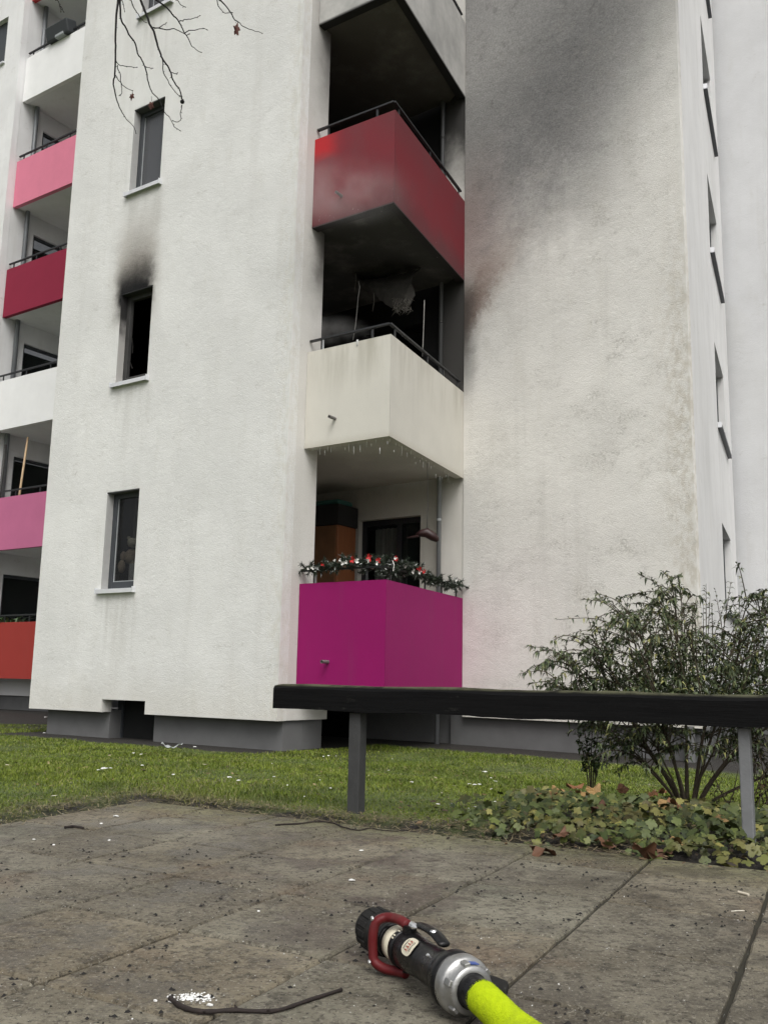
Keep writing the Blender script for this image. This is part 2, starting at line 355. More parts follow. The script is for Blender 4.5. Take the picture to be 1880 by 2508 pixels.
M['soffit_shade'] = plain('soffit_shade_grey', (0.075, 0.076, 0.080), 0.8, var=0.3)  # shade of the window soffits, put into a dark grey
M['soffit_shade_burnt'] = plain('soffit_shade_burnt', (0.030, 0.030, 0.033), 0.8, var=0.4)  # same painted soffit shade, blacker with soot
M['reveal'] = plain('reveal_shade_grey', (0.40, 0.40, 0.39), 0.85, var=0.15)  # shade of the window jambs, put into the grey
g = G('reveal_soot_shade'); z_ = g.add(g.lin((0, 0, 1)), g.mul(g.noise(5, 5), 0.5))
M['reveal_shade_burnt'] = g.out(g.mix(g.sm(z_, ZS+S+0.75, ZS+S+1.25), (0.40, 0.39, 0.37), (0.016, 0.015, 0.015)), 0.85)  # soot towards the top, painted jamb shade in the grey below
def glass(name, tint, rough=0.06, mixf=0.35):
    g = G(name); g.b.inputs['Base Color'].default_value = (*tint, 1); g.b.inputs['Roughness'].default_value = rough; g.b.inputs['Specular IOR Level'].default_value = 0.5
    tr = g.n('ShaderNodeBsdfTransparent'); mx = g.n('ShaderNodeMixShader'); mx.inputs[0].default_value = mixf
    o = g.t.nodes['Material Output']; g.t.links.new(tr.outputs[0], mx.inputs[1]); g.t.links.new(g.b.outputs[0], mx.inputs[2]); g.t.links.new(mx.outputs[0], o.inputs['Surface'])
    return g.m
M['glass'] = glass('window_glass', (0.012, 0.013, 0.014), 0.05, 0.45)
M['glass_smoked'] = glass('window_glass_smoked', (0.085, 0.088, 0.095), 0.15, 0.82)
M['glass_clear'] = glass('door_glass_clear', (0.006, 0.009, 0.009), 0.08, 0.25)
M['glass_dark'] = glass('door_glass', (0.006, 0.009, 0.009), 0.08, 0.55)

# ------------------------------------------------------------------ ground, paving
EN = Vector((0.515, 0.857)); EP = Vector((0.39, 3.757)); ED = Vector((0.857, -0.515))       # upper edge of the paving
LN = Vector((0.9026, -0.4305)); TD = Vector((0.4305, 0.9026))
def edge_d(x, y): return (x-EP.x)*EN.x+(y-EP.y)*EN.y
def left_n(x, y): return x*LN.x+y*LN.y
def on_paving(x, y): return edge_d(x, y) < 0.0 and left_n(x, y) > -2.99
def ground_z(x, y):
    d = max(edge_d(x, y), (-2.99-left_n(x, y)))
    if d < -0.04: return -0.075
    if d < 0.06: return -0.075+0.085*(d+0.04)/0.10
    t = min(1.0, max(0.0, (d-0.3)/4.6)); t = t*t*(3-2*t)
    return 0.010-0.21*t+0.012*math.sin(x*2.1+y*1.3)*min(1, d)*(1-t)
def build_ground():
    xs = np.concatenate([[-400, -150, -60, -30, -18], np.arange(-12, 12.01, 0.12), [18, 30, 60, 150, 400]])
    ys = np.concatenate([[-400, -150, -60, -30, -12, -6, -3, -1], np.arange(0, 15.01, 0.12), [18, 24, 40, 80, 200, 600]])
    V = np.array([(x, y, ground_z(x, y)) for y in ys for x in xs]); nx = len(xs)
    Fc = np.array([(j*nx+i, j*nx+i+1, (j+1)*nx+i+1, (j+1)*nx+i) for j in range(len(ys)-1) for i in range(nx-1)])
    g = G('lawn_soil'); n1 = g.noise(1.1, 5, 0.6); n2 = g.noise(14, 5, 0.7)
    grass = g.mix(n2, (0.040, 0.062, 0.012), (0.10, 0.13, 0.030)); grass = g.mix(g.sm(n1, 0.4, 0.7), grass, (0.075, 0.10, 0.02))
    soil = g.mix(g.noise(40, 5, 0.7), (0.006, 0.005, 0.004), (0.026, 0.022, 0.017))
    ed = g.lin((EN.x, EN.y, 0), -(EP.x*EN.x+EP.y*EN.y)); ln = g.lin((LN.x, LN.y, 0)); x = g.lin((1, 0, 0))
    wob = g.mul(g.sub(g.noise(3, 5, 0.65), 0.5), 0.7)
    near = g.mx(g.sm(g.add(ed, wob), 0.35, 0.05), g.sm(g.add(ed, wob), 0.05, 0.35, 1, 0))
    near = g.sm(g.add(g.mx(ed, g.sub(-2.99, ln)), wob), 0.30, 0.02)
    bed = g.mul(g.sm(g.add(g.sub(x, g.mul(ed, 0.30)), wob), 0.25, 0.55), g.sm(g.add(ed, wob), 2.3, 1.6))
    v = g.lin((SP, CP, 0)); wv = g.lin(tuple(-wnor), pE.dot(wnor))
    wall = g.mul(g.sm(g.add(v, g.mul(wob, 0.5)), V0-0.62, V0-0.30), 1.0)
    wall2 = g.mul(g.sm(g.add(wv, g.mul(wob, 0.6)), -1.05, -0.62), g.sm(x, -2.5, -0.5))
    leftm = g.mul(wall, g.sm(x, 0.2, -0.3)); mask = g.mx(g.mx(near, bed), g.mx(leftm, wall2))
    c = g.mix(mask, grass, soil)
    m = g.out(c, 0.85, g.bump(g.add(n2, g.noise(60, 4, 0.7)), 0.8, 0.02))
    o = soup('lawn', V, Fc, m, smooth=True); tag(o, kind='structure')
build_ground()

def slab_mat():
    g = G('paving_slab_concrete'); r = g.rand()
    n = g.noise(2.2, 6, 0.65)
    c = g.mix(g.sm(n, 0.35, 0.65), (0.205, 0.182, 0.138), (0.345, 0.318, 0.252))
    c = g.mix(1.0, c, g.ramp(r, [(0.0, (0.70, 0.68, 0.64)), (0.35, (0.92, 0.93, 0.92)), (0.6, (1.0, 0.95, 0.86)), (0.8, (0.84, 0.88, 0.88)), (1.0, (1.05, 1.02, 0.95))]), 'MULTIPLY')
    c = g.mix(g.mul(g.sm(g.noise(1.3, 5, 0.6), 0.52, 0.68), 0.55), c, (0.215, 0.128, 0.078))                       # rusty tint
    c = g.mix(g.mul(g.sm(g.noise(1.0, 5, 0.6), 0.54, 0.70), 0.50), c, (0.150, 0.180, 0.135))                        # greenish tint
    ed = g.lin((EN.x, EN.y, 0), -(EP.x*EN.x+EP.y*EN.y))
    c = g.mix(g.mul(g.sm(g.add(ed, g.mul(g.sub(n, 0.5), 0.5)), -0.42, -0.05), 0.60), c, (0.21, 0.21, 0.095))         # moss by the bed
    damp = g.sm(g.noise(2.9, 7, 0.68), 0.47, 0.60)
    c = g.mix(g.mul(damp, 0.58), c, (0.088, 0.075, 0.057))
    c = g.mix(g.mul(g.sm(g.noise(13, 6, 0.75), 0.50, 0.62), 0.62), c, (0.062, 0.053, 0.041))
    c = g.mix(g.mul(g.sm(g.noise(48, 5, 0.75), 0.50, 0.62), 0.70), c, (0.045, 0.038, 0.030))
    c = g.mix(g.mul(g.sm(g.noise(105, 4, 0.75), 0.55, 0.64), 0.75), c, (0.40, 0.37, 0.30))
    c = g.mix(g.mul(g.sm(g.noise(80, 4, 0.75), 0.61, 0.65), 0.92), c, (0.010, 0.009, 0.008))
    rough = g.sm(damp, 0.0, 1.0, 0.72, 0.34)
    h = g.add(g.mul(g.noise(105, 4, 0.75), 0.9), g.add(g.mul(g.noise(48, 5, 0.75), 0.9), g.mul(g.noise(420, 2), 0.4)))
    return g.out(c, rough, g.bump(h, 1.0, 0.010), spec=0.32)
def build_paving():
    g = G('joint_soil'); mj = g.out(g.mix(g.noise(30, 4), (0.012, 0.010, 0.008), (0.035, 0.032, 0.018)), 0.9)
    # bedding under the slabs follows the paved area
    cor = []
    def cross(n_off, t0):   # point at line offset n_off, edge distance t0
        a = np.array([[LN.x, LN.y], [EN.x, EN.y]]); b = np.array([n_off, t0+EP.x*EN.x+EP.y*EN.y]); return np.linalg.solve(a, b)
    poly = [cross(-2.99, -9), cross(6, -9), cross(6, 0.03), cross(-2.99, 0.03)]
    bed = MB().prism([tuple(p) for p in poly], -0.07, -0.012).build('paving', mj); tag(bed, kind='structure')
    ms = slab_mat()
    P0 = Vector((-0.446, 2.353)); CD = Vector((0.857, -0.515)); stepn = 0.396; stept = 0.446
    k = stepn/(CD.x*LN.x+CD.y*LN.y)            # step along CD between joints
    def slab_mesh(tl):
        bm = bmesh.new(); gap = 0.0040
        a = CD*(k-2*gap); b = TD*(tl-2*gap); o = CD*gap+TD*gap
        q = [o, o+a, o+a+b, o+b]; nseg = 6
        # uneven, slightly worn edges
        ring = []
        for i in range(4):
            p, r_ = q[i], q[(i+1) % 4]
            for j in range(nseg):
                t = j/nseg; pt = p.lerp(r_, t); ctr = o+a/2+b/2
                ins = 0.0 if j else 0.004
                pt = pt+(ctr-pt).normalized()*(ins+rnd.uniform(0, 0.0028)); ring.append(pt)
        c = o+a/2+b/2
        top = [bm.verts.new((p.x+(c-p).normalized().x*0.006, p.y+(c-p).normalized().y*0.006, 0)) for p in ring]
        mid = [bm.verts.new((p.x, p.y, -0.006)) for p in ring]; bot = [bm.verts.new((p.x, p.y, -0.045)) for p in ring]
        n = len(ring); bm.faces.new(top)
        for i in range(n):
            j = (i+1) % n; bm.faces.new((mid[i], mid[j], top[j], top[i])); bm.faces.new((bot[i], bot[j], mid[j], mid[i]))
        me = bpy.data.meshes.new('paving_slab'); bm.to_mesh(me); bm.free(); me.materials.append(ms); return me
    full = [slab_mesh(stept) for _ in range(4)]; last = [slab_mesh(0.30) for _ in range(3)]
    for i in range(-4, 12):
        for j in range(-9, 8):
            o2 = P0+CD*(k*i)+TD*(stept*j); c = o2+CD*(k/2)+TD*(stept/2)
            d0 = edge_d(o2.x, o2.y)
            if d0 > -0.12 or left_n(c.x, c.y) < -2.99: continue
            if c.y < -1.2 or abs(c.x) > 3.6: continue
            me = rnd.choice(last) if d0 > -0.40 else rnd.choice(full)
            o = bpy.data.objects.new('paving_slab', me); o.location = (o2.x, o2.y, rnd.uniform(-0.0012, 0.0008))
            o.rotation_euler = (rnd.uniform(-0.002, 0.002), rnd.uniform(-0.002, 0.002), rnd.uniform(-0.002, 0.002))
            col.objects.link(o); o.parent = bed
build_paving()

# ------------------------------------------------------------------ walls
def wall(name, A, B, z0, z1, holes, thick, nor, mat, parent, reveal=None):
    """thick wall from A to B (world xy), outer face on AB with outward normal nor, rectangular openings with reveals"""
    A, B, nor = Vector((A.x, A.y)), Vector((B.x, B.y)), Vector((nor.x, nor.y)).normalized(); d = (B-A); L = d.length; d /= L
    ss = sorted({0, L}.union(*[{max(0, h[0]), min(L, h[1])} for h in holes])) if holes else [0, L]
    zs = sorted({z0, z1}.union(*[{max(z0, h[2]), min(z1, h[3])} for h in holes])) if holes else [z0, z1]
    P = lambda s, z, o: (A.x+d.x*s-nor.x*o, A.y+d.y*s-nor.y*o, z)
    hole = lambda s, z: any(h[0] < s < h[1] and h[2] < z < h[3] for h in holes)
    mb = MB(); solid = [[not hole((ss[i]+ss[i+1])/2, (zs[j]+zs[j+1])/2) for j in range(len(zs)-1)] for i in range(len(ss)-1)]
    nI, nJ = len(ss)-1, len(zs)-1
    for i in range(nI):
        for j in range(nJ):
            if not solid[i][j]: continue
            a, b, c, e = ss[i], ss[i+1], zs[j], zs[j+1]
            mb.quad(P(a, c, 0), P(b, c, 0), P(b, e, 0), P(a, e, 0)); mb.quad(P(a, c, thick), P(a, e, thick), P(b, e, thick), P(b, c, thick))
            if i == 0 or not solid[i-1][j]: mb.quad(P(a, c, 0), P(a, e, 0), P(a, e, thick), P(a, c, thick))
            if i == nI-1 or not solid[i+1][j]: mb.quad(P(b, c, 0), P(b, c, thick), P(b, e, thick), P(b, e, 0))
            if j == 0 or not solid[i][j-1]: mb.quad(P(a, c, 0), P(a, c, thick), P(b, c, thick), P(b, c, 0))
            if j == nJ-1 or not solid[i][j+1]: mb.quad(P(a, e, 0), P(b, e, 0), P(b, e, thick), P(a, e, thick))
    bm = bmesh.new(); vs = [bm.verts.new(p) for p in mb.v]
    for f in mb.f: bm.faces.new([vs[i] for i in f])
    bmesh.ops.remove_doubles(bm, verts=bm.verts, dist=1e-4); bmesh.ops.recalc_face_normals(bm, faces=bm.faces)
    me = bpy.data.meshes.new(name); bm.to_mesh(me); bm.free(); me.materials.append(mat)
    o = bpy.data.objects.new(name, me); link(o, parent); return o
def boxuv(mb, u0, u1, v0, v1, z0, z1, mi=0):
    return mb.prism([W(u0, v0), W(u1, v0), W(u1, v1), W(u0, v1)], z0, z1, mi)

bld = thing('apartment_building', W(U0, V0, GB), 'white roughcast apartment block with fire-blackened corner balconies', 'building')
# end block facade
holes = [(-9.90-UL, -9.28-UL, ZS+k*S, ZT+k*S) for k in range(7)]+[(-9.72-UL, -8.935-UL, ZB-0.05, -0.300+dz)]
wall('facade_wall', W(UL, V0), W(U0, V0), ZB, TOP, holes, 0.16, -vd, M['facade'], bld)
wall('side_wall', W(UL, V0+0.165), W(UL, 12.0), ZB, TOP, [], 0.16, -ud, M['far'], bld)
# pier between facade and loggia: the return face, with a longer foot
wall('return_wall', W(U0-0.003, V0+0.163), W(U0-0.003, VE), ZB+0.003, TOP, [], 0.30, ud, M['return'], bld)
wall('return_wall', W(U0-0.006, VE+0.004), W(U0-0.006, 8.98), ZB+0.003, ZQ-0.004, [], 0.30, ud, M['return'], bld)
# plinth, set back under the plaster
mb = MB(); boxuv(mb, -10.96, -9.725, V0+0.15, V0+0.5, GB-0.3, ZB+0.02); mb.build('plinth', M['plinth'], bld)
mb = MB(); boxuv(mb, -8.92, -6.90, V0+0.15, V0+0.5, GB-0.3, ZB+0.02); boxuv(mb, -7.3, -6.90, V0+0.503, 8.93, GB-0.3, ZB+0.02); mb.build('plinth', M['plinth'], bld)
bw = MB(); boxuv(bw, -9.80, -8.80, V0+0.36, V0+0.40, GB-0.25, -0.28+dz); bwo = bw.build('basement_window', M['dark'], bld)
for a, b in ((-9.80, -9.70), (-8.98, -8.88)):
    mb = MB(); boxuv(mb, a, b, V0+0.33, V0+0.358, GB-0.05, -0.31+dz); mb.build('jamb', M['frame'], bwo)
# loggia: back wall with doors, left end wall
door_h = [( -7.79+8.62, -6.76+8.62, ZQ+0.22+k*S, 2.222+dz+k*S) for k in range(7)]
wall('loggia_back_wall', W(-8.62, VB), W(UE-0.001, VB), ZQ, TOP, door_h, 0.2, -vd, M['loggia'], bld)
wall('loggia_end_wall', W(-8.60, VE+0.01), W(-8.60, VB-0.003), ZQ, TOP, [], 0.2, ud, M['loggia'], bld)
wall('loggia_front_wall', W(-8.59, VE-0.004), W(U0-0.31, VE-0.004), ZQ, TOP, [], 0.2, vd, M['loggia'], bld)
wall('pier_wall', W(-6.40, VB-0.075), W(UE-0.012, VB-0.075), ZQ+0.02, TOP, [], 0.07, -vd, M['pier'], bld)
# wall under the lowest balcony
wall('basement_wall', W(-9.6, VB+0.02), W(-7.765, VB+0.02), GB-0.3, ZQ-0.002, [], 0.05, -vd, M['black'], bld)  # black lining paints in the darkness of the open void
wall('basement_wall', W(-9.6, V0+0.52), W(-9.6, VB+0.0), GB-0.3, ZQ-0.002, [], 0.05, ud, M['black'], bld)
wall('basement_wall', W(-7.76, VB+0.10), W(UE+0.0, VB+0.10), GB-0.3, ZQ-0.002, [], 0.2, -vd, M['plinth'], bld)
# right wing
wall('wing_wall', pE, pK, -0.43+dz, TOP, [], 0.075, wnor, M['wing'], bld)
A_ = pE-wnor*0.09-wdir*0.25; B_ = pK-wnor*0.09-wdir*0.05
wall('plinth', A_, B_, GB-0.3, -0.41+dz, [], 0.2, wnor, M['plinth'], bld)
t0s, t1s = 3.70, 5.50
wall('wing_side_wall', pK+snor*0.024+sdir*0.075, pJ+snor*0.024, -0.43+dz, TOP, [(t0s, t1s, ZS+k*S, ZT+k*S) for k in range(7)], 0.2, snor, M['strip'], bld)
wall('plinth', pK-snor*0.09, pJ-snor*0.09, GB-0.3, -0.41+dz, [], 0.1, snor, M['plinth'], bld)
wall('far_wall', pJ+sdir*0.203+fdir*(-0.05), pJ+sdir*0.203+fdir*14, -0.43+dz, TOP, [], 0.2, fnor, M['far'], bld)
wall('plinth', pJ+sdir*0.30, pJ+sdir*0.30+fdir*14, GB-0.3, -0.41+dz, [], 0.1, fnor, M['plinth'], bld)
rf = MB(); rf.prism([(p.x, p.y) for p in (W(UL, V0), W(U0, V0), pE, pK, pJ, W(UL, 22))], TOP+0.004, TOP+0.35); rf.build('roof', M['plinth'], bld)

# facade windows
def window(k, frame_m, pane_m, burnt=False, broken=False):
    z0, z1 = ZS+k*S, ZT+k*S; vf = V0+0.115
    fr = MB(); a, b = -9.90, -9.28; t = 0.075
    boxuv(fr, a+0.002, a+t, vf, vf+0.06, z0+0.03, z1-0.002); boxuv(fr, b-t, b-0.002, vf, vf+0.06, z0+0.03, z1-0.002)
    boxuv(fr, a+t+0.001, b-t-0.001, vf, vf+0.06, z1-t, z1-0.002); boxuv(fr, a+t+0.001, b-t-0.001, vf, vf+0.06, z0+0.03, z0+0.03+t+0.015)
    w = fr.build('window', frame_m, bld, bevel=0.006)
    bead = MB()
    for (p, q, r_, s_) in ((a+t, a+t+0.012, z0+0.12, z1-t), (b-t-0.012, b-t, z0+0.12, z1-t)): boxuv(bead, p, q, vf+0.02, vf+0.045, r_, s_)
    boxuv(bead, a+t+0.013, b-t-0.013, vf+0.02, vf+0.045, z0+0.12, z0+0.132); bead.build('glazing_bead', M['steel_pale'] if not burnt else M['frame_burnt'], w)
    if pane_m:
        pm = MB(); boxuv(pm, a+t+0.014, b-t-0.014, vf+0.028, vf+0.034, z0+0.134, z1-t-0.002); pm.build('pane', pane_m, w)
    lp = MB(); boxuv(lp, a+0.002, b-0.002, V0+0.004, vf-0.003, z1-0.014, z1-0.002); lp.build('soffit_shade_plate', M['soffit_shade'] if not burnt else M['soffit_shade_burnt'], w)  # added plate, its dark colour stands for shade under the soffit
    jm = MB(); boxuv(jm, a+0.001, a+0.008, V0+0.006, vf-0.003, z0+0.014, z1-0.016); jm.build('jamb_shade_plate', M['reveal'] if not burnt else M['reveal_shade_burnt'], w)  # added grey sheet with the jamb's shade in its colour
    si = MB(); c0, c1 = a-0.03, b+0.035
    boxuv(si, c0, c1, V0-0.055, V0+0.11, z0-0.004, z0+0.012); boxuv(si, c0, c1, V0-0.058, V0-0.050, z0-0.042, z0+0.010)
    boxuv(si, c0-0.012, c0-0.001, V0-0.06, V0-0.003, z0-0.044, z0+0.03); boxuv(si, c1+0.001, c1+0.012, V0-0.06, V0-0.003, z0-0.044, z0+0.03)
    si.build('sill', M['sill'], w)
    return w
w0 = window(0, M['frame'], M['glass'])
w1 = window(1, M['frame_burnt'], None, burnt=True)
w2 = window(2, M['frame'], M['glass_smoked'])
w3 = window(3, M['frame'], M['glass_smoked'])
# dark rooms behind the windows
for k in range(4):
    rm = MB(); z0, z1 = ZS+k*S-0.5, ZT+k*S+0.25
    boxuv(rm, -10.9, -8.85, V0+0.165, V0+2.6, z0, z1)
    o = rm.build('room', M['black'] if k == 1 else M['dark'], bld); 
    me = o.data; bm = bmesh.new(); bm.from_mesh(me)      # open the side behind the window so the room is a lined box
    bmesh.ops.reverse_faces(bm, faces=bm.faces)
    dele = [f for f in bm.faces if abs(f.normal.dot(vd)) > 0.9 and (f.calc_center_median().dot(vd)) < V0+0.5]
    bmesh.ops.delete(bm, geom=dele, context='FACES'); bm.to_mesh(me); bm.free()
# loose film hanging in the smoked window
# side windows of the wing
for k in range(5):
    z0, z1 = ZS+k*S, ZT+k*S; base = pK+snor*0.024+sdir*0.075; dd = sdir
    fr = MB(); P = lambda t, o, z: base+dd*t-snor*o+Vector((0, 0, z))
    def bx(mb, ta, tb, oa, ob, za, zb):
        mb.prism([P(ta, oa, 0), P(tb, oa, 0), P(tb, ob, 0), P(ta, ob, 0)], za, zb)
    for ta, tb, za, zb in ((t0s+0.002, t0s+0.07, z0+0.03, z1-0.002), (t1s-0.07, t1s-0.002, z0+0.03, z1-0.002), (t0s+0.071, t1s-0.071, z0+0.03, z0+0.11), (t0s+0.071, t1s-0.071, z1-0.08, z1-0.002)):
        bx(fr, ta, tb, 0.10, 0.16, za, zb)
    w = fr.build('window', M['frame'], bld)
    pn = MB(); bx(pn, t0s+0.073, t1s-0.073, 0.128, 0.134, z0+0.112, z1-0.082); pn.build('pane', M['glass_dark'], w)
    si = MB(); bx(si, t0s-0.03, t1s+0.30, -0.06, 0.09, z0-0.045, z0+0.012); si.build('sill', M['frame'], w)
    ca = MB(); bx(ca, t0s-0.05, t0s-0.031, -0.062, -0.002, z0-0.05, z0+0.03); ca.build('end_cap', M['sill'], w)
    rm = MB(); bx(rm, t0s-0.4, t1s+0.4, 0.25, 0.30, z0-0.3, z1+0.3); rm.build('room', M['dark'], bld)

# ------------------------------------------------------------------ corner balconies
def railing(b, pts, z, posts, mat, w=0.045):
    mb = MB()
    for a, c in zip(pts[:-1], pts[1:]): mb.bar((a.x, a.y, z), (c.x, c.y, z), w, 0.022)
    mb.build('handrail', mat, b)
def balcony(k, mat_front, mat_side, mat_soffit, spout=True):
    zq, zp = ZQ+k*S, ZP+k*S
    sl = MB(); pts = [W(U0+0.002, V1+0.11), W(UC-0.11, V1+0.11), W(UE-0.115, VEE-0.09), W(-6.3, VB-0.09), W(-8.59, VB-0.004), W(-8.59, VE+0.002), W(U0+0.002, VE+0.002)]
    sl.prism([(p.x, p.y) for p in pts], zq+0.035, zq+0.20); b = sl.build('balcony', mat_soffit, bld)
    th = 0.115
    C = W(UC, V1); Ev = W(UE, VEE-0.003); pd = (Ev-C).normalized(); pn = Vector((pd.y, -pd.x, 0))
    Ci = W(UC-th, V1+th)
    f = MB(); f.prism([(p.x, p.y) for p in (W(U0+0.002, V1), W(UC-0.0005, V1), W(UC-th, V1+th), W(U0+0.002, V1+th))], zq, zp); f.build('front_parapet', mat_front, b)
    s = MB(); s.prism([(p.x, p.y) for p in (C+pd*0.002, Ev, Ev-pn*th, Ci+pd*0.002)], zq+0.001, zp-0.001); s.build('side_parapet', mat_side, b)
    zr = zp+0.15
    r0, r1, r2 = W(U0+0.004, V1+0.05), W(UC-0.055, V1+0.055), Ev-pn*0.055-pd*0.02
    mb = MB()
    for a, c in ((r0, r1), (r1, r2)): mb.bar((a.x, a.y, zr), (c.x, c.y, zr), 0.04, 0.020)
    mb.build('handrail', M['steel_dark'], b)
    for a, c, ts in ((r0, r1, (0.15, 0.79)), (r1, r2, (0.06, 0.50, 0.74, 0.965))):
        for t in ts:
            p = a.lerp(c, t); q = MB(); q.bar((p.x, p.y, zp-0.02), (p.x, p.y, zr-0.012), 0.014, 0.026, up=(c-a).normalized()); q.build('baluster', M['steel_dark'], b)
    if k == 0 or k == 1:      # pale bracket next to the first post
        p = r0.lerp(r1, 0.165); q = MB(); q.bar((p.x, p.y, zp-0.02), (p.x, p.y, zr-0.012), 0.014, 0.02, up=(r1-r0).normalized()); q.build('baluster', M['steel_pale'], b)
    if spout:
        p = W(-6.42, V1, zq+0.30); q = MB(); q.lathe(p+vd*0.03, -vd, [(0, 0.019), (0.145, 0.019), (0.145, 0.014), (0.10, 0.014)], 14); q.build('drain_spout', M['steel_spout'], b, smooth=False)
    return b
M['steel_spout'] = plain('spout_metal', (0.16, 0.15, 0.145), 0.5, 0.2, var=0.35, scale=30)
b0 = balcony(0, M['p_magenta'], M['p_magenta'], M['soffit'])
b1 = balcony(1, M['p_white'], M['p_white'], M['soffit'])
b2 = balcony(2, M['p_red'], M['p_red'], M['soffit_burnt'], spout=True)
b3 = balcony(3, M['p_top'], M['p_top'], M['soffit_smoked'], spout=False)
# balcony doors
for k in range(3):
    zq = ZQ+k*S; z0, z1 = zq+0.22, 2.222+dz+k*S; vf = VB+0.09
    fr = MB(); a, b = -7.79, -6.76
    boxuv(fr, a+0.003, a+0.07, vf, vf+0.06, z0, z1-0.003); boxuv(fr, b-0.07, b-0.003, vf, vf+0.06, z0, z1-0.003); boxuv(fr, a+0.071, b-0.071, vf, vf+0.06, z1-0.08, z1-0.003)
    boxuv(fr, -7.20, -7.13, vf, vf+0.055, z0, z1-0.081)
    d = fr.build('balcony_door', M['steel_dark'] if k == 0 else M['black'], bld)
    if k == 0:
        pn = MB(); boxuv(pn, a+0.072, -7.201, vf+0.02, vf+0.028, z0, z1-0.081); pn.build('pane', M['glass_clear'], d)
        pn = MB(); boxuv(pn, -7.129, b-0.072, vf+0.02, vf+0.028, z0, z1-0.081); pn.build('pane', M['glass_dark'], d)
        cu = MB(); n_ = 40
        for i in range(n_):
            ua, ub = a+0.12+(0.55)*i/n_, a+0.12+(0.55)*(i+1)/n_
            va, vb_ = vf+0.16+0.03*math.sin(i*1.1), vf+0.16+0.03*math.sin((i+1)*1.1)
            cu.quad(W(ua, va, z0), W(ub, vb_, z0), W(ub, vb_, z1-0.1), W(ua, va, z1-0.1))
        cu.build('curtain', plain('curtain_grey', (0.30, 0.31, 0.28), 0.9), d, smooth=True, recalc=False)
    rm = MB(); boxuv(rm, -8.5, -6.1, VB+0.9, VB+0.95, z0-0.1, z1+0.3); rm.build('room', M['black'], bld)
# downpipe from roof to ground through the loggias
pp = W(-6.385, 10.655)
dp = MB(); dp.tube([(pp.x, pp.y, GB-0.05), (pp.x, pp.y, TOP-1)], 0.030, 12, cap=True)
g = G('downpipe_zinc'); zz = g.lin((0, 0, 1)); n_ = g.noise(5, 5, 0.6, g.vec((1, 1, 0.3)))
cc = g.mix(n_, (0.20, 0.21, 0.215), (0.34, 0.355, 0.365)); cc = g.mix(g.mul(g.mul(g.sm(zz, 3.6, 4.6), g.sm(zz, 30, 20)), 0.86), cc, (0.05, 0.05, 0.05))
dpo = dp.build('downpipe', g.out(cc, 0.55, metal=0.15), bld, smooth=True)
for k in range(5):
    for zc in (0.9, 2.2):
        c = MB(); c.lathe((pp.x, pp.y, ZQ+k*S+zc), (0, 0.0001, 1), [(0, 0.036), (0.03, 0.036)], 12); c.build('pipe_clip', M['steel_pale'] if k == 0 else M['frame_burnt'], dpo)

# ------------------------------------------------------------------ rear wing with the pink balconies
RU, RV = -19.25, 12.35           # left end and front of the rear balconies
rear = thing('rear_apartment_wing', W(RU, RV, GB), 'set-back white apartment wing with pink, white and red balconies at far left', 'building')
RT = 26.0
wall('facade_wall', W(RU-9, RV-0.20), W(RU, RV-0.20), ZB, RT, [(9-1.45, 9-0.62, ZS+k*S, ZT+k*S) for k in range(8)], 0.16, -vd, M['rear'], rear)
dh = [(0.66, 1.95, ZQ+0.22+k*S, 2.214+dz+k*S) for k in range(8)]
wall('return_wall', W(RU-0.003, RV-0.037), W(RU-0.003, 14.8), ZQ, RT, dh, 0.2, ud, M['rear_loggia'], rear)
wall('loggia_back_wall', W(RU-0.2, 14.805), W(-12, 14.805), GB-0.2, RT, [], 0.2, -vd, M['rear_loggia'], rear)
wall('plinth', W(RU-9, RV-0.05), W(RU-0.10, RV-0.05), GB-0.3, ZB+0.02, [], 0.2, -vd, M['plinth'], rear)
wall('base_wall', W(RU-0.05, RV+0.55), W(-12, RV+0.55), ZB-0.02, ZQ, [], 0.2, -vd, M['rear_loggia'], rear)
wall('plinth', W(RU-0.05, RV+0.62), W(-12, RV+0.62), GB-0.3, ZB-0.024, [], 0.2, -vd, M['plinth'], rear)
wall('end_wall', W(-15.6, RV-0.2), W(-15.6, 14.8), ZB, RT, [], 0.2, -ud, M['far'], rear)
rr = MB(); rr.prism([(p.x, p.y) for p in (W(RU-9, RV-0.2), W(-12, RV-0.2), W(-12, 20), W(RU-9, 20))], RT+0.004, RT+0.3); rr.build('roof', M['plinth'], rear)
for k in range(4, 8):
    z0, z1 = ZS+k*S, ZT+k*S; q = MB()
    boxuv(q, RU-1.45, RU-0.62, RV-0.09, RV-0.06, z0, z1); w = q.build('window', M['frame'], rear)
    q = MB(); boxuv(q, RU-1.50, RU-0.58, RV-0.26, RV-0.10, z0-0.03, z0+0.01); q.build('sill', M['sill'], w)
pm = [M['p_r0'], M['p_r1'], M['p_r2'], M['p_r3'], M['p_r4'], M['p_r2'], M['p_r6']]
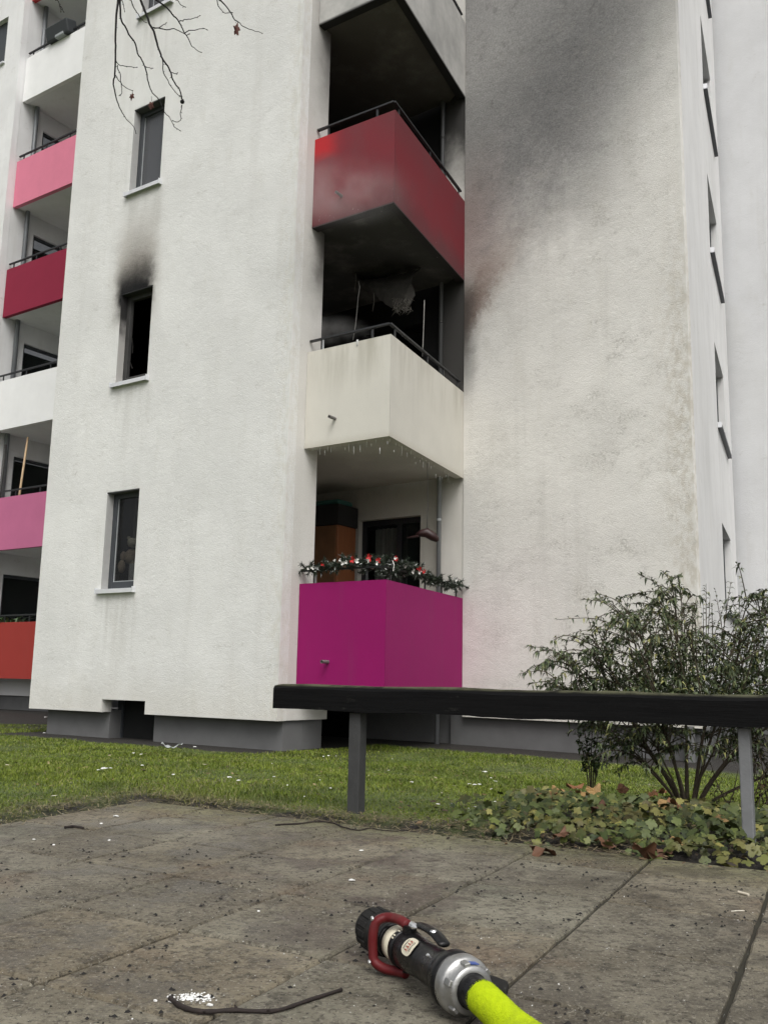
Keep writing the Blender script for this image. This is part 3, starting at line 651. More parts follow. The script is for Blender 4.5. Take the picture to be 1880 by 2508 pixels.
for k in range(7):
    zq, zp = ZQ+k*S, ZP+k*S
    q = MB(); boxuv(q, RU+0.003, -15.81, RV+0.102, 14.80, zq+0.035, zq+0.2); b = q.build('balcony', M['rear_loggia'], rear)
    q = MB(); boxuv(q, RU+0.003, -15.81, RV, RV+0.10, zq, zp); q.build('parapet', pm[k], b)
    zr = zp+0.15; q = MB(); a, c = W(RU+0.02, RV+0.05, zr), W(-15.82, RV+0.05, zr); q.bar(a, c, 0.045, 0.028); q.build('handrail', M['steel_dark'], b)
    for t in (0.05, 0.3, 0.55, 0.8):
        p = a.lerp(c, t); q = MB(); q.bar((p.x, p.y, zp-0.01), (p.x, p.y, zr-0.015), 0.02, 0.03, up=ud); q.build('baluster', M['steel_dark'], b)
    if k == 0:
        p = W(-18.75, RV, zq-0.03); q = MB(); q.lathe(p+vd*0.1, -vd, [(0, 0.05), (0.30, 0.05), (0.30, 0.04), (0.2, 0.04)], 12); q.build('drain_spout', M['steel_dark'], b)
    # glazed balcony door in the return wall
    z0, z1 = zq+0.22, 2.214+dz+k*S
    q = MB()
    for va, vb_, za, zb in ((RV-0.037+0.665, RV-0.037+0.73, z0, z1-0.003), (RV-0.037+1.88, RV-0.037+1.945, z0, z1-0.003), (RV-0.037+0.731, RV-0.037+1.879, z1-0.07, z1-0.003)):
        boxuv(q, RU-0.13, RU-0.07, va, vb_, za, zb)
    d = q.build('balcony_door', M['frame'], rear)
    q = MB(); boxuv(q, RU-0.105, RU-0.098, RV+0.695, RV+1.842, z0, z1-0.071); q.build('pane', M['glass_dark'], d)
    q = MB(); boxuv(q, RU-0.9, RU-0.85, RV+0.2, RV+2.3, z0, z1+0.1); q.build('room', M['dark'], rear)
rp = W(RU+0.075, RV+0.36)
q = MB(); q.tube([(rp.x, rp.y, GB), (rp.x, rp.y, RT-1)], 0.055, 10)
q.build('downpipe', plain('rear_downpipe', (0.17, 0.18, 0.19), 0.5, 0.3, var=0.4, scale=1.2), rear, smooth=True)

# bits on the rear balconies
bx0 = W(-17.95, RV+0.0, ZP+5*S+0.03)
t = thing('planter_box', bx0, 'dark grey planter box hooked over the white balcony railing at top left', 'planter')
q = MB(); e1, e2 = ud*0.40, (-vd*0.9-Vector((0, 0, 0.25))).normalized()*0.15; e3 = e1.cross(e2).normalized()*0.17
q.box(bx0+Vector((0, 0, 0.17)), e1, e2, e3 if e3.z > 0 else -e3); q.build('trough', plain('planter_grey', (0.035, 0.040, 0.044), 0.7), t, bevel=0.03)
q = MB(); q.box(bx0+Vector((0, 0, 0.02))-vd*0.02+ud*0.08, ud*0.16, vd*0.10, Vector((0, 0, 0.05))); q.build('drip_tray', plain('planter_tray', (0.30, 0.32, 0.33), 0.6), t, bevel=0.02)
p0 = W(-18.30, RV+0.14, ZP+S-0.9)
q = MB(); q.tube([p0, p0+Vector((0.05, 0.02, 1.0)), p0+Vector((0.12, 0.03, 2.28))], [0.028, 0.026, 0.022], 7)
g = G('bamboo'); o = q.build('bamboo_pole', g.out(g.mix(g.noise(14, 4, 0.6), (0.34, 0.22, 0.11), (0.62, 0.47, 0.30)), 0.6), smooth=True)
tag(o, 'tall tan bamboo pole standing behind the pink rear balcony', 'pole')
p0 = W(-19.02, RV+0.18, ZP+S-0.9)
q = MB(); q.tube([p0, p0+Vector((0.02, 0, 1.05)), p0+Vector((0.03, 0.02, 2.2))], [0.03, 0.028, 0.03], 7)
o = q.build('parasol_pole', plain('pole_dark', (0.035, 0.034, 0.032), 0.6, var=0.4), smooth=True); tag(o, 'dark thin pole at the left edge, behind the pink rear balcony', 'pole')
# potted plant behind the orange-red parapet
c0 = W(-18.35, RV+0.32, ZQ+0.20)
t = thing('potted_plant', c0, 'leafy green potted plant behind the orange-red rear balcony', 'plant')
q = MB(); q.lathe(c0, (0, 0.0001, 1), [(0, 0.16), (0.5, 0.2), (0.5, 0.18)], 14); q.build('pot', plain('pot_clay', (0.12, 0.06, 0.04)), t)
q = MB()
for i in range(60):
    a = rnd.uniform(0, 6.28); d = Vector((math.cos(a), math.sin(a), 0)); base = c0+Vector((0, 0, 0.55)); L_ = rnd.uniform(0.35, 0.75); sd = d.cross(Vector((0, 0, 1)))
    m_ = base+d*L_*0.4+Vector((0, 0, L_*0.75)); e = base+d*L_*0.8+Vector((0, 0, L_*rnd.uniform(0.5, 0.9)))
    q.quad(base, m_-sd*0.03, e, m_+sd*0.03)
q.build('leaf', plain('plant_green', (0.06, 0.11, 0.04), 0.5, var=0.5), t, recalc=False)

# ------------------------------------------------------------------ things in the lowest loggia
cz = ZQ+0.20
cab = thing('wardrobe', W(-8.0, 10.4, cz), 'brown wooden wardrobe standing in the lowest loggia', 'wardrobe')
q = MB(); boxuv(q, -8.55, -7.69, 10.18, 10.60, cz, 2.07+dz)
g = G('wardrobe_wood'); o = q.build('body', g.out(g.mix(g.noise(3, 5, 0.6, g.vec((6, 6, 0.6))), (0.16, 0.055, 0.020), (0.30, 0.11, 0.040)), 0.55), cab, bevel=0.01)
q = MB(); boxuv(q, -8.57, -7.67, 10.16, 10.62, 2.072+dz, 2.36+dz); q.build('top_cover', plain('cover_black', (0.012, 0.012, 0.012), 0.8), cab, bevel=0.015)
for a, b in ((-8.53, -8.14), (-8.13, -7.715)):
    q = MB(); boxuv(q, a, b, 10.165, 10.179, cz+0.05, 2.06+dz); q.build('door', plain('wardrobe_door', (0.17, 0.080, 0.035), 0.5, var=0.4, scale=5), cab)
q = MB(); boxuv(q, -8.5, -7.72, 10.22, 10.56, 2.363+dz, 2.44+dz); o = q.build('folded_tarpaulin', plain('tarp_green', (0.035, 0.13, 0.11), 0.6, var=0.4), bevel=0.03)
tag(o, 'folded teal tarpaulin lying on top of the brown wardrobe', 'tarpaulin')
# hanging bird ornament
h0 = on_v(760+1240*.2292, 1160+670*.2292, 9.75)
orn = thing('hanging_ornament', h0-Vector((0, 0, 0.06)), 'dark red bird-shaped ornament hanging by a cord in the lowest loggia', 'ornament')
q = MB(); q.tube([h0+Vector((-0.13, 0, 0.02)), h0+Vector((-0.07, 0, 0.035)), h0+Vector((0.0, 0, 0.045)), h0+Vector((0.08, 0, -0.005)), h0+Vector((0.135, 0, -0.045)), h0+Vector((0.15, 0, -0.05))], [0.01, 0.045, 0.06, 0.055, 0.03, 0.004], 10)
q.build('body', plain('ornament_red', (0.020, 0.003, 0.003), 0.5, var=0.5, scale=20), orn, smooth=True)
q = MB(); q.tube([h0+Vector((-0.1, 0.0, 0.0)), h0+Vector((-0.17, 0.02, -0.01)), h0+Vector((-0.24, 0.03, -0.02))], [0.03, 0.035, 0.012], 8, flat=0.35); q.build('tail', plain('ornament_tail', (0.05, 0.02, 0.02)), orn)
q = MB(); q.tube([h0+Vector((0, 0, 0.05)), h0+Vector((0.012, 0, 0.34)), h0+Vector((0.0, 0.0, ZQ+S+0.035-h0.z))], 0.004, 5); q.build('cord', M['steel_dark'], orn)

# Christmas garland along the railing of the magenta balcony
def garland():
    zr = ZP+0.15
    pts = [W(U0+0.03, V1-0.02, zr+0.00), W(U0+0.10, V1+0.0, zr+0.02), W(-6.55, V1, zr+0.03), W(-6.1, V1, zr+0.045), W(UC-0.06, V1+0.03, zr+0.06)]
    C = W(UC-0.05, V1+0.06); E2 = W(UE-0.03, VEE-0.08)
    for t_, z_ in ((0.15, 0.05), (0.35, 0.02), (0.55, 0.0), (0.75, -0.01), (0.9, -0.01), (1.0, 0.02)): p = C.lerp(E2, t_); pts.append(Vector((p.x+0.03, p.y-0.01, zr+z_)))
    t = thing('christmas_garland', pts[0], 'evergreen Christmas garland with red and white bows on the magenta balcony railing', 'garland')
    q = MB(); q.tube(pts, 0.012, 6); q.build('stem', plain('garland_wire', (0.02, 0.03, 0.015)), t)
    V = []; Fc = []; mi = []
    seg = [(a, b, (b-a).length) for a, b in zip(pts[:-1], pts[1:])]; tot = sum(s_[2] for s_ in seg)
    def samp():
        x = rnd.uniform(0, tot)
        for a, b, L_ in seg:
            if x <= L_: return a.lerp(b, x/L_), (b-a).normalized()
            x -= L_
        return pts[-1], (pts[-1]-pts[-2]).normalized()
    clumps = [(samp(), rnd.uniform(0.05, 0.125)) for _ in range(190)]+[((W(UC-0.05+rnd.uniform(-0.25, 0.0), V1+0.05+rnd.uniform(0, 0.6), zr+rnd.uniform(-0.06, 0.05)), ud), rnd.uniform(0.06, 0.14)) for _ in range(45)]
    for (p, d), r_ in clumps:
        cdir = Vector((rnd.gauss(0, 1), rnd.gauss(0, 1), rnd.gauss(-0.15, 0.9))).normalized(); tip = p+cdir*r_
        for _ in range(46):
            o_ = p.lerp(tip, rnd.random()); n_ = (cdir*0.7+Vector((rnd.gauss(0, .6), rnd.gauss(0, .6), rnd.gauss(0, .6)))).normalized(); L_ = rnd.uniform(0.028, 0.06)
            s_ = n_.cross(Vector((rnd.gauss(0, 1), rnd.gauss(0, 1), rnd.gauss(0, 1)))).normalized()*0.0055
            b = len(V); V += [o_-s_, o_+s_, o_+n_*L_]; Fc.append((b, b+1, b+2)); mi.append(1 if rnd.random() < 0.035 else 0)
    g = G('garland_needles'); mgr = g.out(g.mix(g.island(), (0.004, 0.009, 0.005), (0.024, 0.038, 0.018)), 0.55)
    o = soup('needles', [tuple(p) for p in V], Fc, mgr, t, mats=[mgr, plain('needles_frosted', (0.6, 0.62, 0.6))], midx=mi); tag(o, kind='stuff')
    mr, mw = plain('bow_red', (0.50, 0.018, 0.020), 0.5, var=0.4), plain('bow_white', (0.75, 0.74, 0.71), 0.5, var=0.2)
    def bow(px, py, m_, v=None, sz=0.04):
        P = on_v(px, py, v); q = MB()
        for _ in range(7):
            a = rnd.uniform(0, 6.28); d = (ud*math.cos(a)+Vector((0, 0, 1))*math.sin(a)-vd*rnd.uniform(0.0, 0.7)).normalized(); s_ = d.cross(vd).normalized()*sz*0.28
            q.quad(P-s_*0.4, P+d*sz*0.55-s_-vd*0.012, P+d*sz, P+d*sz*0.55+s_-vd*0.004)
        q.build('bow', m_, t, recalc=False)
    c5 = lambda x, y: (700+x*.2774, 1320+y*.2774)
    for x, y, m_, v, s_ in ((330, 225, mr, 8.33, .035), (590, 185, mr, 8.32, .05), (745, 165, mr, 8.31, .06), (820, 190, mr, 8.31, .045), (975, 175, mr, 8.55, .045), (1180, 270, mr, 9.2, .05), (1220, 285, mr, 9.3, .045),
                          (240, 255, mw, 8.31, .05), (200, 262, mw, 8.31, .035), (505, 215, mw, 8.31, .05), (535, 205, mw, 8.31, .05), (480, 187, mw, 8.32, .035), (430, 190, mw, 8.32, .03), (630, 195, mw, 8.31, .055), (730, 195, mw, 8.30, .04), (810, 215, mw, 8.30, .045), (970, 170, mw, 8.5, .04),
                          (1065, 245, mw, 8.8, .05), (1130, 290, mw, 9.0, .05), (1185, 295, mw, 9.2, .045), (1400, 365, mw, 10.0, .03), (1505, 365, mw, 10.3, .04)):
        X, Y = c5(x, y); bow(X, Y, m_, v-0.03, s_*(0.85 if m_ is mr else 0.62))
    q = MB(); a = on_v(*c5(940, 190), 8.4); b = on_v(*c5(955, 230), 8.4); c = on_v(*c5(945, 285), 8.4); q.tube([a, b, c], 0.004, 5); q.build('ribbon', mw, t)
garland()

# plush toy and box on the window ledge of the lowest facade window, with a curtain behind
wv = V0+0.32
def wz(x, y, v): return on_v(220+x*.1311, 1180+y*.1311, v)
hd = wz(800, 1140, wv); bd = wz(770, 1400, wv+0.02)
toy = thing('plush_toy', (bd.x, bd.y, ZS+0.02), 'pale plush toy sitting behind the lowest facade window', 'toy')
def blob(c, r, sc_=(1, 1, 1), name='part', mat=None, parent=None):
    bm = bmesh.new(); bmesh.ops.create_icosphere(bm, subdivisions=3, radius=r)
    for v in bm.verts: v.co = Vector((v.co.x*sc_[0], v.co.y*sc_[1], v.co.z*sc_[2]))*(1+0.05*math.sin(v.co.x*90)*math.sin(v.co.z*80))+Vector(c)
    me = bpy.data.meshes.new(name); bm.to_mesh(me); bm.free(); me.materials.append(mat); me.polygons.foreach_set('use_smooth', [True]*len(me.polygons))
    return link(bpy.data.objects.new(name, me), parent)
mp = plain('plush_cream', (0.55, 0.53, 0.42), 0.95, var=0.3, scale=60, bump=0.5); mp2 = plain('plush_tan', (0.36, 0.30, 0.22), 0.95, var=0.4, scale=40, bump=0.5)
blob(hd, 0.070, (1, 1, 0.95), 'head', mp, toy); blob(bd, 0.085, (1, 0.9, 1.25), 'body', mp2, toy)
for dx in (-0.055, 0.055): blob(hd+Vector((dx, 0, 0.065)), 0.024, (1, 0.6, 1), 'ear', mp, toy)
for dx in (-0.10, 0.09): blob(bd+Vector((dx, -0.02, 0.0)), 0.036, (1, 1, 1.9), 'arm', mp2, toy)
blob(bd+Vector((-0.10, -0.06, -0.14)), 0.045, (1.1, 1.2, 1.9), 'leg', mp2, toy); blob(bd+Vector((0.06, -0.06, -0.14)), 0.045, (1.1, 1.2, 1.9), 'leg', mp2, toy)
q = MB(); a = wz(720, 1850, V0+0.25); boxuv(q, -9.62, -9.37, V0+0.205, V0+0.25, ZS+0.14, ZS+0.36); o = q.build('picture_frame', plain('box_pale', (0.40, 0.41, 0.39), 0.6, var=0.5, scale=25), bevel=0.004)
tag(o, 'small pale framed picture behind the lowest facade window, beside the plush toy', 'picture frame')
q = MB(); n_ = 30
for i in range(n_):
    ua, ub = -9.84+0.26*i/n_, -9.84+0.26*(i+1)/n_; va, vb_ = V0+0.42+0.025*math.sin(i*1.3), V0+0.42+0.025*math.sin((i+1)*1.3)
    q.quad(W(ua, va, ZS-0.1), W(ub, vb_, ZS-0.1), W(ub, vb_, ZT+0.1), W(ua, va, ZT+0.1))
o = q.build('curtain', plain('curtain_taupe', (0.24, 0.23, 0.21), 0.95, var=0.3), smooth=True, recalc=False); tag(o, 'taupe curtain drawn aside behind the lowest facade window', 'curtain')
# net curtain in the smoked upper window
q = MB(); n_ = 34
for i in range(n_):
    ua, ub = -9.72+0.36*i/n_, -9.72+0.36*(i+1)/n_; va, vb_ = V0+0.34+0.02*math.sin(i*0.9), V0+0.34+0.02*math.sin((i+1)*0.9)
    q.quad(W(ua, va, ZS+2*S-0.1), W(ub, vb_, ZS+2*S-0.1), W(ub, vb_, ZT+2*S+0.05), W(ua, va, ZT+2*S+0.05))
o = q.build('curtain', plain('curtain_sooty', (0.16, 0.16, 0.165), 0.95, var=0.3), smooth=True, recalc=False); tag(o, 'grey sooty curtain behind the window above the burnt-out one', 'curtain')
# charred wreckage inside the burnt window
q = MB(); 
for (x, y, x2, y2) in ((330, 1760, 400, 1900), (360, 1780, 345, 1880), (395, 1500, 400, 1700), (300, 980, 300, 2000)):
    q.tube([on_v(250+x*.1854, 550+y*.1854, V0+0.3), on_v(250+(x+x2)/2*.1854+2, 550+(y+y2)/2*.1854, V0+0.33), on_v(250+x2*.1854, 550+y2*.1854, V0+0.3)], 0.008, 5)
o = q.build('charred_curtain_shreds', plain('char', (0.06, 0.057, 0.055), 0.9, var=0.7, scale=30)); tag(o, 'charred shreds hanging inside the burnt-out facade window', 'debris')

# ------------------------------------------------------------------ torn ceiling board hanging in the burnt loggia
c6 = lambda x, y: (740+x*.2533, 560+y*.2533)
def burnt_sheet():
    V = []; Fc = []; nx, ny = 26, 12; zc = ZQ+2*S+0.03
    low = [(520, 420), (560, 540), (600, 580), (660, 615), (720, 650), (760, 700), (820, 745), (870, 775), (930, 780), (985, 790), (1035, 760), (1060, 690), (1090, 640)]
    for i in range(nx):
        t_ = i/(nx-1)*(len(low)-1); k = min(int(t_), len(low)-2); x = low[k][0]+(low[k+1][0]-low[k][0])*(t_-k); y = low[k][1]+(low[k+1][1]-low[k][1])*(t_-k)+rnd.uniform(-8, 8)
        b = on_v(*c6(x, y), 9.75); a = Vector((b.x+0.10, b.y+0.35, zc))
        for j in range(ny):
            s_ = j/(ny-1); p = a.lerp(b, s_); p = p+vd*(-0.25*math.sin(s_*math.pi)*0.6)+Vector((rnd.uniform(-1, 1), rnd.uniform(-1, 1), rnd.uniform(-1, 1)))*0.012
            V.append(tuple(p))
    for i in range(nx-1):
        for j in range(ny-1): Fc.append((i*ny+j, (i+1)*ny+j, (i+1)*ny+j+1, i*ny+j+1))
    base = Vector(V[0]); t = thing('ceiling_board', base, 'charred insulation board torn loose and hanging in the burnt-out loggia', 'debris')
    soup('board', V, Fc, plain('board_char', (0.065, 0.060, 0.054), 0.95, var=0.8, scale=9, bump=0.8), t, smooth=True)
    q = MB()
    for _ in range(70):
        x = rnd.uniform(880, 1050); y = rnd.uniform(660, 790); p = on_v(*c6(x, y), 9.72); L_ = rnd.uniform(0.03, 0.13)
        q.tube([p, p+Vector((rnd.uniform(-.03, .03), rnd.uniform(-.02, .02), -L_*0.4)), p+Vector((rnd.uniform(-.05, .05), 0, -L_*rnd.uniform(0.3, 1.0)))], [0.0022, 0.002, 0.001], 4, cap=False)
    for x, y in ((515, 430), (690, 620)):
        p = on_v(*c6(x, y), 9.7); q.tube([p, p+Vector((0.01, 0, -0.12)), p+Vector((-0.01, 0, -0.26))], [0.006, 0.004, 0.002], 5)
    o = q.build('frayed_fibres', plain('fibre', (0.20, 0.185, 0.16), 0.9, var=0.5, scale=40), t); tag(o, kind='stuff')
burnt_sheet()
def strand(pts, v, r_, label):
    q = MB(); q.tube([on_v(*c6(x, y), v) for x, y in pts], r_, 5); o = q.build('hanging_cable', M['cable'], smooth=True); tag(o, label, 'cable')
M['cable'] = plain('cable_grey', (0.34, 0.33, 0.31), 0.7, var=0.5, scale=20)
strand([(545, 505), (555, 560), (540, 660), (528, 800), (515, 930), (490, 1075)], 9.3, 0.0045, 'pale cable hanging in the burnt loggia left of the torn board')
strand([(1180, 690), (1178, 780), (1172, 950), (1166, 1120), (1160, 1235)], 9.6, 0.0045, 'pale cable hanging in the burnt loggia right of the torn board')
# melted blob on the parapet edge and run-off water dripping from the balcony
p = on_v(*c6(533, 1090), V1-0.004); q = MB(); q.tube([p+Vector((0, 0, 0.02)), p, p+Vector((0.0, 0, -0.035)), p+Vector((0.0, 0, -0.055))], [0.010, 0.014, 0.009, 0.003], 8)
o = q.build('melted_plastic', plain('melt', (0.55, 0.56, 0.55), 0.3), smooth=True); tag(o, 'small pale lump of melted plastic on the cream parapet edge', 'debris')
def drips():
    g = G('water_drop'); g.b.inputs['Base Color'].default_value = (0.9, 0.9, 0.9, 1); g.b.inputs['Roughness'].default_value = 0.15; g.b.inputs['Transmission Weight'].default_value = 0.25
    q = MB(); C = W(UC, V1); E2 = W(UE, VEE); A = W(U0+0.05, V1)
    Ci, Ei, Ai = W(UC-0.06, V1+0.06), W(UE-0.06, VEE-0.12), W(U0+0.06, V1+0.06)
    for i in range(44):
        P = (Ci.lerp(Ei, (i/26)+rnd.uniform(-.015, .015)) if i < 26 else Ai.lerp(Ci, (i-26)/18+rnd.uniform(-.02, .02)))
        L_ = rnd.choice((0.02, 0.03, 0.045, 0.07, 0.10))*rnd.uniform(0.7, 1.2); P.z = ZQ+S-rnd.choice((0.0, 0.0, 0.0, 0.04, 0.10))
        q.tube([P, P+Vector((0.001, 0, -L_*0.35)), P+Vector((0.001, 0, -L_))], [0.0034, 0.0026, 0.0008], 5, cap=False)
    o = q.build('water_drips', g.m); tag(o, 'run-off water dripping from the edge of the cream balcony', 'water', kind='stuff')
drips()

# ------------------------------------------------------------------ knee rail
g = G('rail_wood'); zz = g.lin((0, 0, 1)); gr = g.noise(2.2, 6, 0.7, g.vec((1.2, 1.2, 26)))
c = g.mix(gr, (0.0020, 0.0021, 0.0025), (0.0085, 0.0085, 0.0085)); nn = g.noise(9, 5, 0.7)
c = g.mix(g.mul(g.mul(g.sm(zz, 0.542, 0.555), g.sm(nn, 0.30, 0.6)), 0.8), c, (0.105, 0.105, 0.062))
c = g.mix(g.mul(g.sm(g.noise(5, 6, 0.75, g.vec((1, 1, 3))), 0.62, 0.72), 0.6), c, (0.040, 0.039, 0.034))
mrail = g.out(c, 0.72, g.bump(g.add(gr, g.mul(g.noise(70, 4), 0.3)), 0.55, 0.006), spec=0.08)
rd = Vector((1.40, -0.848, 0)).normalized(); rn = Vector((-rd.y, rd.x, 0)); r0 = Vector((-0.469, 4.556, 0)); RLEN = 3.35
rail = thing('knee_rail', (r0.x, r0.y, 0), 'low dark timber knee rail on grey posts between paving and lawn', 'railing')
def beam():
    bm = bmesh.new(); n = 60; prof = [(-0.055, 0.0), (-0.055, 0.098), (-0.045, 0.112), (-0.02, 0.119), (0.02, 0.121), (0.05, 0.115), (0.06, 0.10), (0.06, 0.0)]
    rows = []
    for i in range(n+1):
        t = i/n*RLEN; p = r0+rd*t; w = 0.0025*math.sin(t*9)+rnd.uniform(-0.001, 0.001)
        rows.append([bm.verts.new((p+rn*(a+rnd.uniform(-0.0012, 0.0012))+Vector((0, 0, 0.443+b*0.93+w+rnd.uniform(-0.0012, 0.0012)))).to_tuple()) for a, b in prof])
    m = len(prof)
    for i in range(n):
        for k in range(m): bm.faces.new((rows[i][k], rows[i][(k+1) % m], rows[i+1][(k+1) % m], rows[i+1][k]))
    bm.faces.new(rows[0]); bm.faces.new(list(reversed(rows[-1]))); bmesh.ops.recalc_face_normals(bm, faces=bm.faces)
    me = bpy.data.meshes.new('beam'); bm.to_mesh(me); bm.free(); me.materials.append(mrail); link(bpy.data.objects.new('beam', me), rail)
beam()
mpost = plain('post_grey', (0.036, 0.037, 0.037), 0.8, var=0.45, scale=14, bump=0.4)
for i, t in enumerate((0.435, 2.07)):
    p = r0+rd*t; q = MB(); q.bar((p.x, p.y, -0.15), (p.x, p.y, 0.439), 0.058 if i == 0 else 0.040, 0.058 if i == 0 else 0.040, up=rn); q.build('post', mpost if i == 0 else plain('post_pale', (0.15, 0.155, 0.16), 0.7, var=0.3, scale=14, bump=0.3), rail, bevel=0.004)
    if i == 0:
        q = MB(); q.box((p.x, p.y, 0.50), rn*0.002+rd*0, rd*0.022, Vector((0, 0, 0.055)))
# ------------------------------------------------------------------ fire hose nozzle
hA = Vector((-0.012, 2.190, 0.0)); hB = Vector((0.157, 1.786, 0.0)); ax = (hA-hB).normalized(); side = Vector((-ax.y, ax.x, 0)); side = side if side.y < 0 else -side
ZC = 0.056
def nz(a, s=0.0, z=0.0): return hB+ax*a+side*s+Vector((0, 0, ZC+z))
nozl = thing('fire_hose_nozzle', nz(0.2)-Vector((0, 0, ZC)), 'black firefighting nozzle with red bail handle lying on the paving', 'nozzle')

def worn(name, c, scuff, rough, metal=0.0, amt=0.6, spec=0.3):
    g = G(name); n = g.noise(30, 5, 0.7); s1 = g.sm(g.noise(75, 6, 0.78), 0.60, 0.68); s2 = g.sm(g.noise(18, 6, 0.7), 0.52, 0.72)
    cc = g.mix(n, tuple(x*0.6 for x in c), tuple(x*1.3 for x in c)); cc = g.mix(g.mul(s1, amt), cc, scuff); cc = g.mix(g.mul(s2, 0.35), cc, (0.050, 0.043, 0.034))
    return g.out(cc, g.sm(g.noise(24, 4), 0.3, 0.7, rough*0.75, min(1.0, rough*1.5)), g.bump(g.noise(120, 4), 0.2, 0.003), metal, spec)
mblk = worn('nozzle_black', (0.006, 0.006, 0.0065), (0.05, 0.05, 0.05), 0.30); mrub = worn('nozzle_rubber', (0.015, 0.0145, 0.014), (0.07, 0.068, 0.064), 0.7, spec=0.2)
mred = worn('bail_red', (0.105, 0.009, 0.011), (0.055, 0.010, 0.010), 0.45, amt=0.5); malu = worn('coupling_aluminium', (0.42, 0.42, 0.41), (0.18, 0.18, 0.175), 0.34, 0.85, amt=0.5)
mlab = plain('label_cream', (0.58, 0.54, 0.42), 0.55, var=0.15); mchr = plain('rivet_steel', (0.75, 0.75, 0.75), 0.2, 0.9)
LN_ = (hA-hB).length
# rubber bumper head: ribbed ring
prof = [(LN_-0.110, 0.026), (LN_-0.105, 0.033), (LN_-0.095, 0.040), (LN_-0.075, 0.042), (LN_-0.045, 0.043), (LN_-0.030, 0.0435), (LN_-0.014, 0.041), (LN_-0.006, 0.036), (LN_-0.006, 0.026), (LN_-0.03, 0.022)]
q = MB(); q.lathe(nz(0), ax, prof, 40); hd_ = q.build('bumper_head', mrub, nozl, smooth=True)
for i in range(14):
    a = 2*math.pi*i/14; x_ = side*math.cos(a)+Vector((0, 0, 1))*math.sin(a); q = MB(); tdir = ax.cross(x_).normalized()
    q.box(nz(LN_-0.045)+x_*0.0425, ax*0.022, tdir*0.0065, x_*0.0025); q.build('rib', mrub, hd_, bevel=0.002)
q = MB(); q.lathe(nz(0), ax, [(0.045, 0.040), (0.07, 0.041), (0.085, 0.036), (0.16, 0.034), (0.185, 0.036), (0.25, 0.036), (0.262, 0.032), (0.30, 0.030), (LN_-0.098, 0.030)], 36); q.build('body', mblk, nozl, smooth=True)
for a, w_, r_, m_, n_ in ((0.268, 0.026, 0.0345, mlab, 'flow_ring'), (0.305, 0.018, 0.0355, mblk, 'grip_ring'), (0.240, 0.014, 0.0385, mblk, 'grip_ring')):
    q = MB(); q.lathe(nz(0), ax, [(a, r_-0.004), (a+0.001, r_), (a+w_-0.001, r_), (a+w_, r_-0.004)], 36); ro = q.build(n_, m_, nozl, smooth=True)
q = MB()
for i in range(7):       # worn printed digits on the second ring
    a = R(38+i*9); x_ = side*math.cos(a)+Vector((0, 0, 1))*math.sin(a); td = ax.cross(x_).normalized()
    if i % 3 != 2: q.box(nz(0.247)+x_*0.0388, ax*0.004, td*0.0016, x_*0.0004)
q.build('flow_marks', mlab, nozl)
# bail handle: a red U standing on edge
path = [nz(0.235, 0.004, 0.048), nz(0.262, 0.010, 0.052), nz(0.288, 0.024, 0.052), nz(0.297, 0.043, 0.044), nz(0.300, 0.050, 0.022), nz(0.300, 0.050, -0.012), nz(0.296, 0.047, -0.032), nz(0.280, 0.033, -0.042), nz(0.258, 0.016, -0.043), nz(0.235, 0.006, -0.042)]
def smooth_path(P, n=6):
    out = []
    for i in range(len(P)-1):
        p0, p1, p2, p3 = P[max(i-1, 0)], P[i], P[i+1], P[min(i+2, len(P)-1)]
        for k in range(n):
            t = k/n; out.append(0.5*((2*p1)+(-p0+p2)*t+(2*p0-5*p1+4*p2-p3)*t*t+(-p0+3*p1-3*p2+p3)*t**3))
    return out+[P[-1]]
q = MB(); q.tube(smooth_path(path), 0.0112, 12, flat=0.85); bl = q.build('bail_handle', mred, nozl, smooth=True)
for P in (path[3]+side*0.010+Vector((0, 0, 0.006)), path[6]+side*0.011):
    q = MB(); q.lathe(P, side, [(0, 0.005), (0.003, 0.0045), (0.004, 0.002)], 10); q.build('rivet', mchr, bl)
q = MB(); q.lathe(nz(0.222, 0.0, 0.050)-ax*0.0, -ax, [(0, 0.008), (0.012, 0.007), (0.022, 0.001)], 10); q.build('pivot_bolt', mchr, bl)
for z_ in (0.040, -0.038):
    q = MB(); q.lathe(nz(0.232, 0, z_ if z_ < 0 else 0.03), (0.001, 0, 1), [(0, 0.014), (0.018 if z_ > 0 else 0.01, 0.014)], 14); q.build('pivot', mblk, bl)
# flat shut-off lever on top, behind the bail
q = MB(); q.tube(smooth_path([nz(0.235, -0.012, 0.046), nz(0.20, -0.014, 0.052), nz(0.15, -0.016, 0.050), nz(0.105, -0.014, 0.040)]), [0.013]*18+[0.009], 10, flat=0.45); lv = q.build('lever', mblk, nozl, smooth=True)
q = MB(); q.lathe(nz(0.150, -0.012, 0.054), (0, 0.001, 1), [(0, 0.007), (0.003, 0.005)], 10); q.build('rivet', mchr, lv)
q = MB(); q.lathe(nz(0.10, 0.0, 0.0)+side*0.022+Vector((0, 0, 0.026)), side*0.65+Vector((0, 0, 0.76)), [(0, 0.004), (0.004, 0.003)], 8); q.build('rivet', mchr, nozl)
